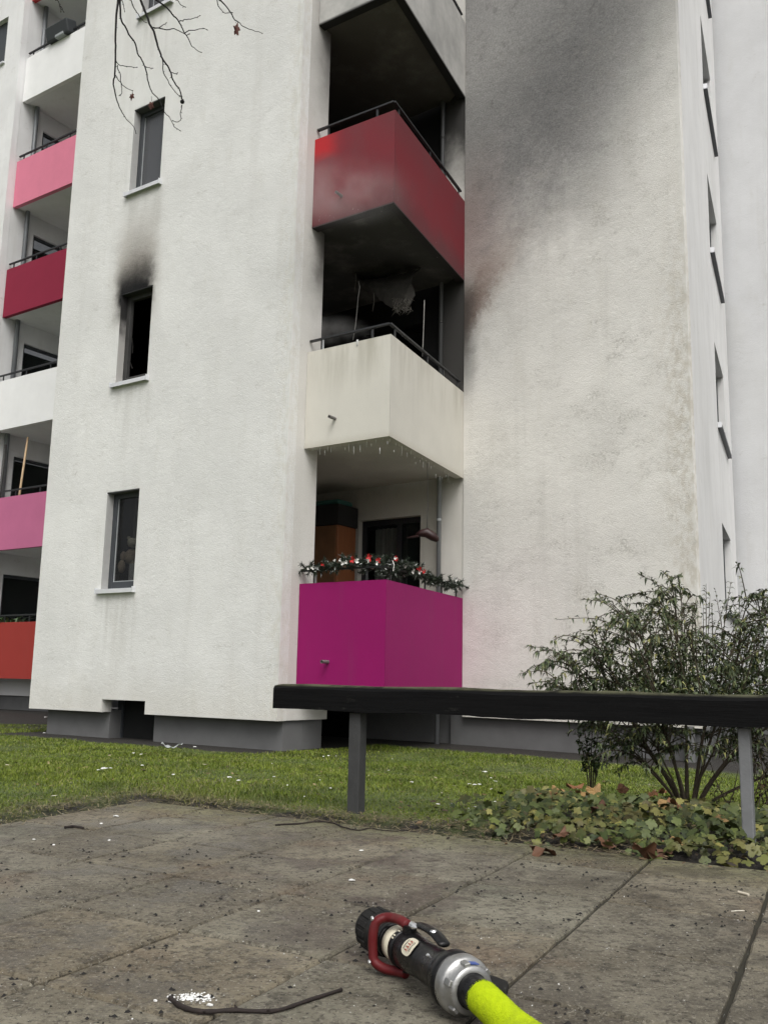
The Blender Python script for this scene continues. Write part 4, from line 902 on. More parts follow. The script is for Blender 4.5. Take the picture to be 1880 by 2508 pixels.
# oval maker's label curved round the body, with printed strokes
def on_body(a, th, r_): return nz(a)+(side*math.cos(th)+Vector((0, 0, 1))*math.sin(th))*r_
q = MB(); n_ = 20; ctr = (0.178, R(44))
ring = []
for i in range(n_):
    t = 2*math.pi*i/n_; ca, sa = math.cos(t), math.sin(t); k_ = (abs(ca)**3+abs(sa)**3)**(-1/3); ring.append(on_body(ctr[0]+0.022*ca*k_, ctr[1]+0.52*sa*k_, 0.0367))
vs = [on_body(*ctr, 0.0372)]+ring; q.add(vs, [(0, 1+i, 1+(i+1) % n_) for i in range(n_)]); lb = q.build('label', mlab, nozl, recalc=False)
mrp, mkp = plain('print_red', (0.40, 0.05, 0.03)), plain('print_black', (0.02, 0.02, 0.02))
q = MB()
for i in range(8):
    th = ctr[1]-0.28+0.08*i; a0 = ctr[0]-0.006; b0_, b1_ = on_body(a0, th, 0.0378), on_body(a0+0.012, th+0.05*(-1)**i, 0.0378); q.bar(b0_, b1_, 0.0011, 0.0004)
q.build('print', mrp, lb)
q = MB()
for i in range(7):
    th = ctr[1]-0.24+0.08*i
    for a0 in (ctr[0]+0.0115, ctr[0]-0.0125): q.bar(on_body(a0-0.0012, th, 0.0378), on_body(a0+0.0016, th+0.03, 0.0378), 0.0014, 0.0004)
q.build('print', mkp, lb)
# pistol grip on the far side and Storz coupling
q = MB(); q.tube(smooth_path([nz(0.02, -0.03, -0.005), nz(0.015, -0.06, -0.012), nz(0.005, -0.085, -0.022)]), [0.020]*12+[0.016], 12); q.build('pistol_grip', mrub, nozl, smooth=True)
q = MB(); q.lathe(nz(0), ax, [(0.022, 0.046), (0.026, 0.050), (0.046, 0.050), (0.05, 0.044)], 40); q.build('swivel_ring', mblk, nozl, smooth=True)
q = MB(); q.lathe(nz(0), ax, [(-0.030, 0.030), (-0.030, 0.039), (-0.027, 0.0405), (-0.010, 0.0415), (-0.007, 0.047), (-0.004, 0.050), (0.016, 0.0505), (0.021, 0.048)], 44); cp = q.build('coupling', malu, nozl, smooth=True)
for th in (R(80), R(20), R(-45), R(140), R(215)):
    x_ = side*math.cos(th)+Vector((0, 0, 1))*math.sin(th); q = MB(); q.box(nz(-0.016)+x_*0.0425, ax*0.011, ax.cross(x_).normalized()*0.006, x_*0.0035); q.build('lug', malu, cp, bevel=0.002)
x_ = side*math.cos(R(98))+Vector((0, 0, 1))*math.sin(R(98)); q = MB(); q.box(nz(-0.017)+x_*0.0425, ax*0.008, ax.cross(x_).normalized()*0.010, x_*0.0006); q.build('size_label', plain('label_blue', (0.05, 0.09, 0.30), 0.5, var=0.6, scale=120), cp)
q = MB(); q.lathe(nz(0), ax, [(-0.072, 0.0262), (-0.055, 0.0275), (-0.033, 0.028), (-0.029, 0.031)], 32); q.build('hose_tail', mblk, nozl, smooth=True)

# hose: lime woven jacket with a fuzzy nap
hp = [nz(-0.060, 0, 0), nz(-0.080, 0, -0.002), nz(-0.11, -0.002, -0.008), nz(-0.16, -0.006, -0.018), nz(-0.24, -0.02, -0.026), nz(-0.36, -0.06, -0.027), nz(-0.55, -0.16, -0.027), nz(-0.85, -0.38, -0.027), nz(-1.3, -0.8, -0.027), nz(-2.0, -1.3, -0.027)]
hpath = smooth_path(hp, 8); hoser = 0.0285
hose = thing('fire_hose', (hpath[-1].x, hpath[-1].y, 0), 'bright lime-yellow fire hose coupled to the nozzle', 'hose')
g = G('hose_lime'); n_ = g.noise(120, 4, 0.7); nb_ = g.noise(18, 4, 0.6)
c = g.mix(n_, (0.30, 0.42, 0.002), (0.55, 0.68, 0.008)); c = g.mix(g.mul(g.sm(nb_, 0.5, 0.75), 0.4), c, (0.36, 0.46, 0.005))
c = g.mix(g.mul(g.sm(g.noise(9, 6, 0.7), 0.52, 0.70), 0.45), c, (0.20, 0.24, 0.02)); c = g.mix(g.mul(g.sm(g.noise(40, 5, 0.75), 0.62, 0.72), 0.5), c, (0.10, 0.10, 0.03))
mh = g.out(c, 0.85, g.bump(g.noise(260, 4, 0.7), 0.8, 0.004), spec=0.2)
q = MB(); q.tube(hpath, [0.0245, 0.0262, 0.0275, 0.028]+[hoser]*(len(hpath)-4), 36); q.build('jacket', mh, hose, smooth=True)
def fuzz():
    V = []; Fc = []
    lens = [(hpath[i+1]-hpath[i]).length for i in range(len(hpath)-1)]; cum = np.cumsum([0]+lens); lim = 0.40
    for _ in range(16000):
        x = rnd.uniform(0, lim); i = int(np.searchsorted(cum, x))-1; i = max(0, min(i, len(lens)-1)); t = (x-cum[i])/lens[i]; p = hpath[i].lerp(hpath[i+1], t); d = (hpath[i+1]-hpath[i]).normalized()
        s1 = d.cross(Vector((0, 0, 1))).normalized(); s2 = s1.cross(d); a = rnd.uniform(0, 6.283); nrm = s1*math.cos(a)+s2*math.sin(a)
        b = p+nrm*hoser*0.97; n2 = (nrm+Vector((rnd.gauss(0, .5), rnd.gauss(0, .5), rnd.gauss(0, .5)))).normalized(); L_ = rnd.uniform(0.0010, 0.0028); w_ = n2.cross(d).normalized()*0.0004
        k = len(V); V += [tuple(b-w_), tuple(b+w_), tuple(b+n2*L_)]; Fc.append((k, k+1, k+2))
    o = soup('nap', V, Fc, mh, hose); tag(o, kind='stuff')
fuzz()

# ------------------------------------------------------------------ lawn grass
def gz_arr(x, y):
    ed = (x-EP.x)*EN.x+(y-EP.y)*EN.y; d = np.maximum(ed, -2.99-(x*LN.x+y*LN.y))
    t = np.clip((d-0.3)/4.6, 0, 1); t = t*t*(3-2*t)
    return np.where(d < 0.06, -0.075+0.085*np.clip((d+0.04)/0.10, 0, 1), 0.010-0.21*t+0.012*np.sin(x*2.1+y*1.3)*np.minimum(1, d)*(1-t)), d, ed
def grass():
    N = 620000
    y = 2.6+12.5*nrng.random(N)**1.7; x = (nrng.random(N)*2-1)*(0.50*y+0.7)
    z, d, ed = gz_arr(x, y)
    v = x*SP+y*CP; u = x*CP-y*SP; wv = -(x-pE.x)*wnor.x-(y-pE.y)*wnor.y
    wob = 0.25*np.sin(x*5.1)*np.sin(y*4.3)+0.12*np.sin(x*17+y*13)
    ok = (d > 0.02-0.05*nrng.random(N))
    ok &= ~((v > V0-0.45+0.3*wob) & (u > UL-0.1) & (u < U0+0.1)) & ~((v > V0-0.1+0.2*wob) & (u >= U0+0.1) & (wv > -0.95+0.35*wob)) & ~((wv > -0.65+0.3*wob) & (u > UE-0.5))
    ok &= ~((v > RV) & (u < UL))
    bed = (x-0.30*ed > 0.42+0.5*wob) & (ed < 1.9+wob); ok &= ~(bed & (nrng.random(N) < 0.93))
    # bare scuffed rim along the paving
    ok &= (nrng.random(N) < np.clip((d+0.05+0.3*wob)/0.38, 0.10, 1))
    x, y, z, d = x[ok], y[ok], z[ok], d[ok]; n = len(x)
    dist = np.hypot(x, y); h = (0.014+0.034*nrng.random(n)**1.8)*(0.75+0.35*np.sin(x*3+1)*np.sin(y*2.3))*np.clip(0.6+d, 0.6, 1); w = 0.0011*np.clip(dist/3.5, 1, 3.2)*(0.7+0.6*nrng.random(n))
    a = nrng.random(n)*6.283; lean = nrng.normal(0, 0.55, (n, 2)); b = nrng.random(n)*6.283
    P = np.stack([x, y, z-0.004], 1); sd = np.stack([np.cos(a)*w, np.sin(a)*w, 0*w], 1)
    mid = P+np.stack([lean[:, 0]*h*0.35, lean[:, 1]*h*0.35, h*0.6], 1); tip = P+np.stack([lean[:, 0]*h*1.1, lean[:, 1]*h*1.1, h*(1-0.25*np.hypot(lean[:, 0], lean[:, 1]).clip(0, 2))], 1)
    V = np.stack([P-sd, P+sd, mid+sd*0.8, mid-sd*0.8, tip], 1).reshape(-1, 3); k = np.arange(n)*5
    Fc = np.concatenate([np.stack([k, k+1, k+2], 1), np.stack([k, k+2, k+3], 1), np.stack([k+3, k+2, k+4], 1)])
    g = G('grass_blade'); r = g.island(); big = g.noise(0.8, 4); nn = g.noise(6, 4)
    c = g.mix(r, (0.070, 0.105, 0.008), (0.200, 0.250, 0.026)); c = g.mix(g.mul(g.sm(big, 0.42, 0.68), 0.6), c, (0.075, 0.120, 0.010))
    c = g.mix(g.mul(g.sm(nn, 0.52, 0.72), 0.40), c, (0.16, 0.15, 0.045)); c = g.mix(g.mul(g.sm(g.noise(2.6, 5, 0.65), 0.46, 0.66), 0.70), c, (0.036, 0.056, 0.010)); c = g.mix(g.mul(g.sm(g.noise(1.7, 6, 0.7), 0.56, 0.70), 0.55), c, (0.20, 0.21, 0.045))
    edd = g.lin((EN.x, EN.y, 0), -(EP.x*EN.x+EP.y*EN.y)); lnn = g.lin((LN.x, LN.y, 0)); dd = g.mx(edd, g.sub(-2.99, lnn))
    c = g.mix(g.mul(g.sm(g.add(dd, g.mul(g.sub(nn, 0.5), 0.8)), 0.40, 0.05), 0.55), c, (0.13, 0.105, 0.055))
    c = g.mix(g.mul(g.sm(r, 0.93, 0.95), 0.7), c, (0.26, 0.22, 0.11))
    m = g.out(c, 0.5, spec=0.3)
    o = soup('grass', V, Fc, m); tag(o, 'short damp green lawn grass in front of the building', 'grass', kind='stuff')
grass()

# ------------------------------------------------------------------ lobed leaves
def lobed(nl=5, depth=0.45, pts=3):
    V = [(0, 0, 0.0)]; 
    angs = [R(a) for a in (-150, -75, 0, 75, 150)]
    lens_ = [0.72, 0.92, 1.0, 0.92, 0.72]
    out = []
    for i, (a, L_) in enumerate(zip(angs, lens_)):
        out.append((a-0.42, 0.80*L_)); out.append((a-0.26, 0.93*L_)); out.append((a-0.10, 0.92*L_)); out.append((a, L_)); out.append((a+0.10, 0.92*L_)); out.append((a+0.26, 0.93*L_)); out.append((a+0.42, 0.80*L_))
        if i < 4: out.append(((a+angs[i+1])/2, 0.58))
    out.append((math.pi, 0.12))
    return np.array([(0, 0)]+[(math.cos(a)*r_, math.sin(a)*r_) for a, r_ in out])
LOB = lobed(); LF = np.array([(0, i, i+1) for i in range(1, len(LOB)-1)]+[(0, len(LOB)-1, 1)])
def bed_cover():
    V = []; Fc = []; cnt = 0
    N = 8200
    for _ in range(N):
        ed = rnd.uniform(-0.02, 1.75)**1.0; s_ = rnd.uniform(-0.6, 2.7); p = Vector((EP.x, EP.y))+ED*s_+EN*ed
        wob = 0.3*math.sin(p.x*5)*math.sin(p.y*4)
        if p.x < 0.33+0.42*ed+0.35*wob+rnd.uniform(-0.10, 0.12): continue
        if ed > 1.45+0.3*wob and p.x < 1.3: continue
        lo = max(0.0, min(1.0, ed/0.35))*(1.0 if ed < 0.9 else 0.35)
        if ed > 1.2 and p.x > 1.1 and rnd.random() < 0.55: continue
        hgt = ground_z(p.x, p.y)+rnd.uniform(0.010, 0.045+0.050*lo)
        r_ = rnd.uniform(0.009, 0.030)*(1.15 if rnd.random() < .15 else 1.0); rot = rnd.uniform(0, 6.28)
        # leaves tilt towards the open side
        n = Vector((rnd.gauss(-0.15, .55), rnd.gauss(-0.45, .55), 1)).normalized(); x_ = n.cross(Vector((math.cos(rot), math.sin(rot), 0))).normalized(); y_ = n.cross(x_)
        b = len(V)
        for (a, c) in LOB:
            rr_ = math.hypot(a, c); q = Vector((p.x, p.y, hgt))+x_*a*r_+y_*c*r_+n*(-(rr_**2)*0.22*r_+abs(c)*0.10*r_); V.append(tuple(q))
        Fc += [tuple(t+b) for t in LF]; cnt += 1
    g = G('bed_leaf'); r = g.island(); nn = g.noise(2.2, 4)
    c = g.mix(r, (0.018, 0.030, 0.008), (0.095, 0.120, 0.030)); c = g.mix(g.mul(g.sm(g.noise(3.2, 4, 0.6), 0.5, 0.66), 0.55), c, (0.120, 0.085, 0.028)); c = g.mix(g.sm(r, 0.88, 0.98), c, (0.20, 0.185, 0.05)); c = g.mix(g.mul(g.sm(nn, 0.55, 0.7), 0.5), c, (0.15, 0.155, 0.045))
    c = g.mix(g.mul(g.sm(g.noise(90, 3), 0.6, 0.7), 0.25), c, (0.06, 0.045, 0.02))
    o = soup('ground_cover', V, Fc, g.out(c, 0.55, spec=0.35)); tag(o, 'low lobed green and yellowing ground cover leaves in the planting bed', 'ground cover', kind='stuff')
    # leaf litter on the soil
    V = []; Fc = []
    for _ in range(1500):
        ed = rnd.uniform(-0.10, 0.9)**1.0; s_ = rnd.uniform(-0.7, 2.6); p = Vector((EP.x, EP.y))+ED*s_+EN*ed
        if p.x < 0.15+rnd.uniform(-0.35, 0.3): continue
        z_ = (max(ground_z(p.x, p.y), 0.0) if ed > -0.02 else 0.0)+rnd.uniform(0.003, 0.012); a = rnd.uniform(0, 6.28); L_ = rnd.uniform(0.004, 0.020); w_ = L_*rnd.uniform(0.2, 0.7)
        x_ = Vector((math.cos(a), math.sin(a), rnd.uniform(-.3, .3))); y_ = Vector((-math.sin(a), math.cos(a), rnd.uniform(-.5, .5))); c = Vector((p.x, p.y, z_)); b = len(V)
        V += [tuple(c-x_*L_), tuple(c-y_*w_), tuple(c+x_*L_), tuple(c+y_*w_)]; Fc += [(b, b+1, b+2), (b, b+2, b+3)]
    g = G('litter'); r = g.island(); o = soup('leaf_litter', V, Fc, g.out(g.mix(g.sm(r, 0.2, 0.9), (0.020, 0.014, 0.010), (0.13, 0.085, 0.045)), 0.8)); tag(o, 'brown crumbled leaf litter along the edge of the bed', 'leaf litter', kind='stuff')
bed_cover()
def fallen_leaves():
    gm = []
    for cc in ((0.19, 0.085, 0.035), (0.26, 0.16, 0.06), (0.10, 0.045, 0.022)): gm.append(plain('dry_leaf', cc, 0.7, var=0.4, scale=40))
    meshes = []
    for m in gm:
        for k in range(2):
            V = []
            for a, c in LOB: rr_ = math.hypot(a, c); V.append((a*0.05, c*0.05, 0.05*(rr_**2)*(0.35 if k else -0.3)+0.012*math.sin(a*5+k)))
            me = bpy.data.meshes.new('fallen_leaf'); me.from_pydata(V, [], [tuple(int(q) for q in t) for t in LF]); me.materials.append(m); meshes.append(me)
    c6r = lambda x, y: (1240+x*.386, 1250+y*.386)
    spots = [(260, 1840), (440, 1790), (480, 1830), (560, 1830), (240, 2090), (340, 2030), (930, 1790), (960, 1810), (1020, 1930), (1050, 2080), (1000, 2100), (580, 1960), (730, 1720), (1090, 1960), (1370, 2010), (330, 1830), (640, 2060), (880, 2120)]
    for i, (x, y) in enumerate(spots):
        X, Y = c6r(x, y); p = on_z(X, Y, 0.05); o = bpy.data.objects.new('fallen_leaf', meshes[i % 6]); col.objects.link(o)
        hz = 0.075 if edge_d(p.x, p.y) > 0.2 else 0.02
        o.location = (p.x, p.y, ground_z(p.x, p.y)+hz if edge_d(p.x, p.y) > 0.06 else 0.02); o.rotation_euler = (rnd.uniform(-.5, .5), rnd.uniform(-.5, .5), rnd.uniform(0, 6.28)); s_ = rnd.uniform(0.7, 1.25); o.scale = (s_, s_, s_)
        tag(o, 'dry brown maple leaf lying among the ground cover of the bed', 'leaf', 'dry brown leaves in the planting bed')
fallen_leaves()

# ------------------------------------------------------------------ shrub behind the rail
mbark = plain('shrub_bark', (0.060, 0.047, 0.030), 0.85, var=0.45, scale=30, bump=0.6)
def leaf_mat(name, c0, c1, c2):
    g = G(name); r = g.island(); return g.out(g.mix(g.sm(r, 0.86, 0.95), g.mix(r, c0, c1), c2), 0.42, spec=0.4)
def add_leaf(V, Fc, p, d, L_, w_, droop=0.25):
    s_ = d.cross(Vector((rnd.gauss(0, .35), rnd.gauss(0, .35), 1))).normalized()*w_; n = s_.cross(d).normalized()
    if n.z < 0: n = -n
    q = p+d*L_*0.45+n*L_*0.07; e = p+d*L_-Vector((0, 0, L_*droop)); b = len(V)
    V += [tuple(p), tuple(q-s_+n*w_*0.5), tuple(e), tuple(q+s_+n*w_*0.5), tuple(q)]; Fc += [(b, b+1, b+4), (b+1, b+2, b+4), (b+4, b+2, b+3), (b, b+4, b+3)]
def shrub():
    base = on_z(1684, 1966, 0.0); base.z = ground_z(base.x, base.y)
    t = thing('shrub', base, 'large loose evergreen shrub with arching stems behind the knee rail', 'shrub')
    V = []; Fc = []; tw = MB()
    tg = [(-0.62, -0.05, 0.78, .022), (-0.40, -0.25, 0.98, .017), (-0.30, 0.25, 1.05, .018), (-0.08, -0.10, 1.14, .019), (0.08, 0.25, 1.20, .016), (0.30, -0.15, 1.16, .020), (0.48, 0.12, 1.10, .017), (0.68, -0.2, 0.98, .016), (0.80, 0.2, 0.80, .015), (-0.78, 0.20, 0.62, .014), (0.15, -0.45, 0.90, .014), (0.95, 0.0, 0.40, .017), (0.55, -0.45, 0.75, .013), (-0.12, 0.45, 1.0, .014), (-0.82, -0.05, 0.62, .012), (-0.74, 0.1, 0.78, .011), (-0.66, -0.2, 0.88, .011)]
    for (dx, dy, dz_, r_) in tg:
        dz_ *= 0.93; dx = dx*0.74 if dx < 0 else dx
        c1 = base+Vector((dx*0.38, dy*0.38, dz_*0.42))+Vector((rnd.gauss(0, .02), rnd.gauss(0, .02), 0)); c2 = base+Vector((dx*0.8, dy*0.8, dz_*0.80)); e = base+Vector((dx, dy, dz_))
        pts = smooth_path([base+Vector((dx*0.05, dy*0.05, -0.03)), base+Vector((dx*0.13, dy*0.13, dz_*0.13)), c1, c2, e], 5); n = len(pts)
        q = MB(); q.tube(pts, [0.62*r_*(1-0.86*i/(n-1)) for i in range(n)], 7); q.build('stem', mbark, t, smooth=True)
        for _ in range(27 if dz_ > 0.5 else 12):
            k = rnd.uniform(0.42, 1.0); i = min(int(k*(n-1)), n-2); p = pts[i].lerp(pts[i+1], k*(n-1)-i)
            out = Vector((dx, dy, 0)).normalized() if abs(dx)+abs(dy) > .01 else Vector((1, 0, 0))
            d = (out*rnd.uniform(0.0, 0.9)+Vector((rnd.gauss(0, .65), rnd.gauss(0, .65), rnd.uniform(0.0, 0.95)))).normalized(); L_ = rnd.uniform(0.16, 0.40)*(0.8 if k > 0.9 else 1.0)
            m_ = p+d*L_*0.55+Vector((0, 0, 0.02)); e2 = p+d*L_+Vector((rnd.gauss(0, .03), rnd.gauss(0, .03), -0.02-0.05*rnd.random()))
            sp = smooth_path([p, m_, e2], 4); tw.tube(sp, [0.0034*(1-0.7*j/(len(sp)-1)) for j in range(len(sp))], 4, cap=False)
            nl = int(18+24*rnd.random())
            for j in range(nl):
                s_ = rnd.uniform(0.15, 1.0); ii = min(int(s_*(len(sp)-1)), len(sp)-2); pp_ = sp[ii].lerp(sp[ii+1], s_*(len(sp)-1)-ii); td = (sp[ii+1]-sp[ii]).normalized()
                ld = (td*0.7+Vector((rnd.gauss(0, .7), rnd.gauss(0, .7), rnd.gauss(-.15, .45)))).normalized(); add_leaf(V, Fc, pp_, ld, rnd.uniform(0.022, 0.046), rnd.uniform(0.0036, 0.0074), rnd.uniform(.1, .5))
    # dense inner foliage
    for _ in range(7000):
        a = rnd.uniform(0, 6.28); rr_ = rnd.random()**0.6; x_, y_ = 0.74*rr_*math.cos(a)+0.16, 0.50*rr_*math.sin(a); hh = 0.90-0.32*rr_**2
        z_ = 0.50+(hh-0.50)*rnd.random()**1.25
        if x_ < -0.3 and rnd.random() < 0.45: continue
        add_leaf(V, Fc, base+Vector((x_, y_, z_)), Vector((rnd.gauss(0, 1), rnd.gauss(0, 1), rnd.gauss(-.1, .5))).normalized(), rnd.uniform(0.022, 0.05), rnd.uniform(0.005, 0.010), 0.3)
    # upright bare-ish sprigs breaking the outline
    for _ in range(70):
        a = rnd.uniform(0, 6.28); rr_ = rnd.uniform(0.15, 0.85); p = base+Vector((0.10+0.82*rr_*math.cos(a), 0.55*rr_*math.sin(a), 0.90-0.38*rr_**2)); d = Vector((math.cos(a)*0.6*rr_+rnd.gauss(0, .15), 0.4*math.sin(a)*rr_, 0.85)).normalized(); L_ = rnd.uniform(0.12, 0.30)
        e2 = p+d*L_; tw.tube([p-d*0.15, p, p+d*L_*0.5, e2], [0.003, 0.0026, 0.002, 0.001], 4, cap=False)
        for j in range(12):
            s_ = rnd.uniform(0.25, 1.0); ld = (d*0.5+Vector((rnd.gauss(0, .8), rnd.gauss(0, .8), rnd.gauss(0, .3)))).normalized(); add_leaf(V, Fc, p.lerp(e2, s_), ld, rnd.uniform(0.024, 0.045), rnd.uniform(0.0035, 0.006), 0.35)
    tag(tw.build('twigs', mbark, t, recalc=False), kind='stuff')
    o = soup('leaves', V, Fc, leaf_mat('shrub_leaf', (0.026, 0.042, 0.020), (0.105, 0.130, 0.055), (0.23, 0.23, 0.085)), t); tag(o, kind='stuff')
    # reddish tangle low on the right
    V = []; Fc = []; tw = MB(); b2 = base+Vector((0.55, -0.1, 0.0)); 
    t2 = thing('undergrowth_bush', b2, 'brownish twiggy low bush at the right edge under the shrub', 'shrub')
    for _ in range(60):
        a = rnd.uniform(0, 6.28); d = Vector((math.cos(a)*.5, math.sin(a)*.4, 1)).normalized(); L_ = rnd.uniform(0.2, 0.5); p = b2+Vector((rnd.gauss(0, .16), rnd.gauss(0, .12), -0.02)); tw.tube([p, p+d*L_*0.5, p+d*L_+Vector((rnd.gauss(0, .05), 0, 0))], [0.004, 0.003, 0.001], 4, cap=False)
        for j in range(10): add_leaf(V, Fc, p+d*L_*rnd.uniform(.2, 1), Vector((rnd.gauss(0, 1), rnd.gauss(0, 1), rnd.gauss(0, .4))).normalized(), rnd.uniform(.02, .04), rnd.uniform(.006, .011), .2)
    tag(tw.build('twigs', mbark, t2, recalc=False), kind='stuff'); tag(soup('leaves', V, Fc, leaf_mat('undergrowth_leaf', (0.035, 0.030, 0.014), (0.085, 0.055, 0.028), (0.12, 0.13, 0.04)), t2), kind='stuff')
shrub()
def sapling():
    base = on_z(1447, 1945, 0.0); base.z = ground_z(base.x, base.y); t = thing('sapling', base, 'small upright leafy sapling left of the large shrub', 'sapling'); V = []; Fc = []; q = MB()
    for dx, L_ in ((-0.07, 0.36), (-0.03, 0.42), (0.01, 0.44), (0.05, 0.38), (0.09, 0.33)):
        e = base+Vector((dx, rnd.uniform(-.05, .05), L_)); m_ = base+Vector((dx*0.35, 0, L_*0.5)); sp = smooth_path([base+Vector((dx*.15, 0, -.02)), m_, e], 5); q.tube(sp, [0.005*(1-0.7*j/(len(sp)-1)) for j in range(len(sp))], 5)
        for j in range(42):
            k = rnd.uniform(0.42, 1.0); i = min(int(k*(len(sp)-1)), len(sp)-2); add_leaf(V, Fc, sp[i].lerp(sp[i+1], k*(len(sp)-1)-i), Vector((rnd.gauss(0, 1), rnd.gauss(0, 1), rnd.gauss(0.1, .5))).normalized(), rnd.uniform(0.022, 0.045), rnd.uniform(0.008, 0.014), .2)
    q.build('stem', mbark, t, smooth=True); tag(soup('leaves', V, Fc, leaf_mat('sapling_leaf', (0.020, 0.038, 0.014), (0.07, 0.11, 0.035), (0.12, 0.13, 0.04)), t), kind='stuff')
sapling()

# ------------------------------------------------------------------ overhanging tree at the upper left (trunk stands outside the picture)
def tree():
    root = Vector((-3.6, 2.6, 0.0)); root.z = ground_z(root.x, root.y)
    t = thing('plane_tree', root, 'bare tree whose thin drooping twigs hang into the top of the picture', 'tree')
    mtw = plain('twig_bark', (0.005, 0.0045, 0.0045), 0.95, var=0.5, scale=60)
    mtr = plain('trunk_bark', (0.10, 0.09, 0.075), 0.9, var=0.4, scale=6, bump=0.7)
    q = MB(); q.tube([root+Vector((0, 0, -.1)), root+Vector((0.02, 0, 1.0)), root+Vector((0.1, 0.05, 2.6)), root+Vector((0.2, 0.1, 4.2)), root+Vector((0.1, 0.1, 6.5))], [0.17, 0.14, 0.12, 0.10, 0.05], 14); q.build('trunk', mtr, t, smooth=True)
    Y = 3.4; c2 = lambda x, y: (250+x*.2593, y*.2593)
    bough = [root+Vector((0.18, 0.1, 3.6)), root+Vector((0.9, 0.35, 3.95)), Vector((-1.95, 3.2, 3.95))]+[at_y(*c2(x, y), Y) for x, y in ((-150, -420), (160, -330), (380, -290), (640, -270), (900, -270), (1150, -250))]
    bp = smooth_path(bough, 5); q = MB(); q.tube(bp, [0.045*(1-0.88*i/(len(bp)-1)) for i in range(len(bp))], 8); q.build('bough', mtw, t, smooth=True)
    def twig(P, r0_, r1_=0.0009, off=0.0, hang=None):
        pts = [at_y(*c2(x, y), Y+off) for x, y in P]
        if hang is not None: pts = [at_y(*c2(*hang), Y)]+pts
        pts = smooth_path(pts, 3); n = len(pts); q = MB()
        pts = [p+Vector((rnd.gauss(0, .0007), rnd.gauss(0, .0015), rnd.gauss(0, .0007))) for p in pts]
        q.tube(pts, [1.3*(r0_+(r1_-r0_)*i/(n-1)) for i in range(n)], 5)
        for i in range(2, n-1, 3):       # buds
            if rnd.random() < 0.75:
                d = Vector((rnd.choice((-1, 1))*rnd.uniform(.5, 1), rnd.gauss(0, .3), rnd.uniform(-1, .1))).normalized(); L_ = rnd.uniform(0.004, 0.010); q.tube([pts[i], pts[i]+d*L_*0.6, pts[i]+d*L_], [0.0010, 0.0013, 0.0004], 4)
        p = pts[-1]; d = (pts[-1]-pts[-2]).normalized(); q.tube([p, p+d*0.004, p+d*0.009], [0.001, 0.0020, 0.0006], 5)
        q.build('twig', mtw, t, smooth=True)
    twig([(160, -60), (150, 0), (135, 150), (128, 300), (125, 430), (127, 560), (122, 700), (107, 760), (110, 820), (128, 900), (150, 980), (190, 1060), (230, 1120), (290, 1180), (318, 1245)], .0040, hang=(160, -330))
    twig([(127, 560), (150, 600), (190, 615), (260, 625), (320, 635)], .0015); twig([(145, 610), (145, 640), (170, 700), (178, 770), (185, 830), (185, 885), (160, 895)], .0016); twig([(122, 700), (150, 745), (190, 795), (230, 830), (275, 852)], .0015)
    twig([(165, -60), (168, 0), (172, 120), (185, 195), (230, 265), (265, 340), (310, 400), (335, 500), (375, 560), (410, 640), (425, 720), (445, 800), (480, 880), (540, 940), (590, 1060), (640, 1110), (680, 1190), (725, 1220)], .0034, off=.03, hang=(200, -320))
    twig([(405, 620), (430, 632), (465, 640)], .0013, off=.03)
    twig([(345, -40), (355, -20), (390, 70), (425, 150), (445, 220), (490, 300), (515, 400), (545, 490), (570, 550), (620, 620), (650, 690), (665, 745), (700, 800), (735, 850), (750, 910), (755, 940)], .0045, .0016, off=-.05, hang=(330, -295))
    twig([(570, 550), (575, 620), (580, 690), (625, 760), (650, 820), (720, 890), (748, 915)], .0018, off=-.05); twig([(465, 260), (530, 262), (610, 275), (680, 268), (750, 300), (800, 325), (820, 318)], .0020, off=-.05); twig([(530, 262), (570, 235), (600, 220)], .0016, off=-.05)
    twig([(480, -40), (520, 0), (580, 45), (630, 90), (680, 150), (725, 200), (750, 250), (780, 310), (820, 370), (845, 430), (880, 455), (930, 490)], .0034, off=.02, hang=(420, -288)); twig([(730, 200), (780, 182), (840, 180), (915, 150)], .0017, off=.02); twig([(775, 305), (850, 280), (920, 270), (985, 272)], .0017, off=.02)
    twig([(755, 985), (750, 1020), (740, 1070), (743, 1130), (710, 1150), (680, 1140)], .0014, off=-.05); twig([(650, 680), (680, 690), (710, 697)], .0014, off=-.05)
    twig([(270, -30), (275, 0), (300, 70), (340, 130), (375, 180), (405, 205)], .0022, hang=(300, -300)); twig([(185, -30), (190, 0), (205, 50), (210, 90)], .0020, hang=(230, -315)); twig([(690, -30), (715, 0), (745, 40), (780, 62)], .0018, hang=(660, -270))
    twig([(1080, -40), (1085, -10), (1095, 50), (1130, 90), (1160, 120), (1215, 118)], .0020, hang=(1080, -255)); twig([(1105, -20), (1120, 0), (1170, 55), (1215, 118), (1250, 180), (1300, 215), (1330, 250), (1420, 280), (1500, 308)], .0028, hang=(1090, -254))
    twig([(-420, -40), (-415, 0), (-400, 50), (-388, 100)], .0020, hang=(-150, -420)); twig([(-400, 50), (-375, 80), (-368, 103)], .0014)
    mlf = plain('withered_leaf', (0.075, 0.020, 0.012), 0.7, var=0.5, scale=60)
    for x, y, w_, h_ in ((1270, 275, 33, 68), (280, 910, 26, 34), (462, 990, 24, 42)):
        c = at_y(*c2(x, y), Y); px = Y/F*.2593; V = []; n = 14
        for i in range(n):
            a = 2*math.pi*i/n; k = 1+0.28*math.sin(a*5+x)+rnd.uniform(-.12, .12); V.append(c+Vector((math.cos(a)*w_*k*px, rnd.uniform(-.006, .006), math.sin(a)*h_*k*px)))
        q = MB(); q.add([c-Vector((0, .008, 0))]+V, [(0, 1+i, 1+(i+1) % n) for i in range(n)]); lf = q.build('withered_leaf', mlf, t, recalc=False)
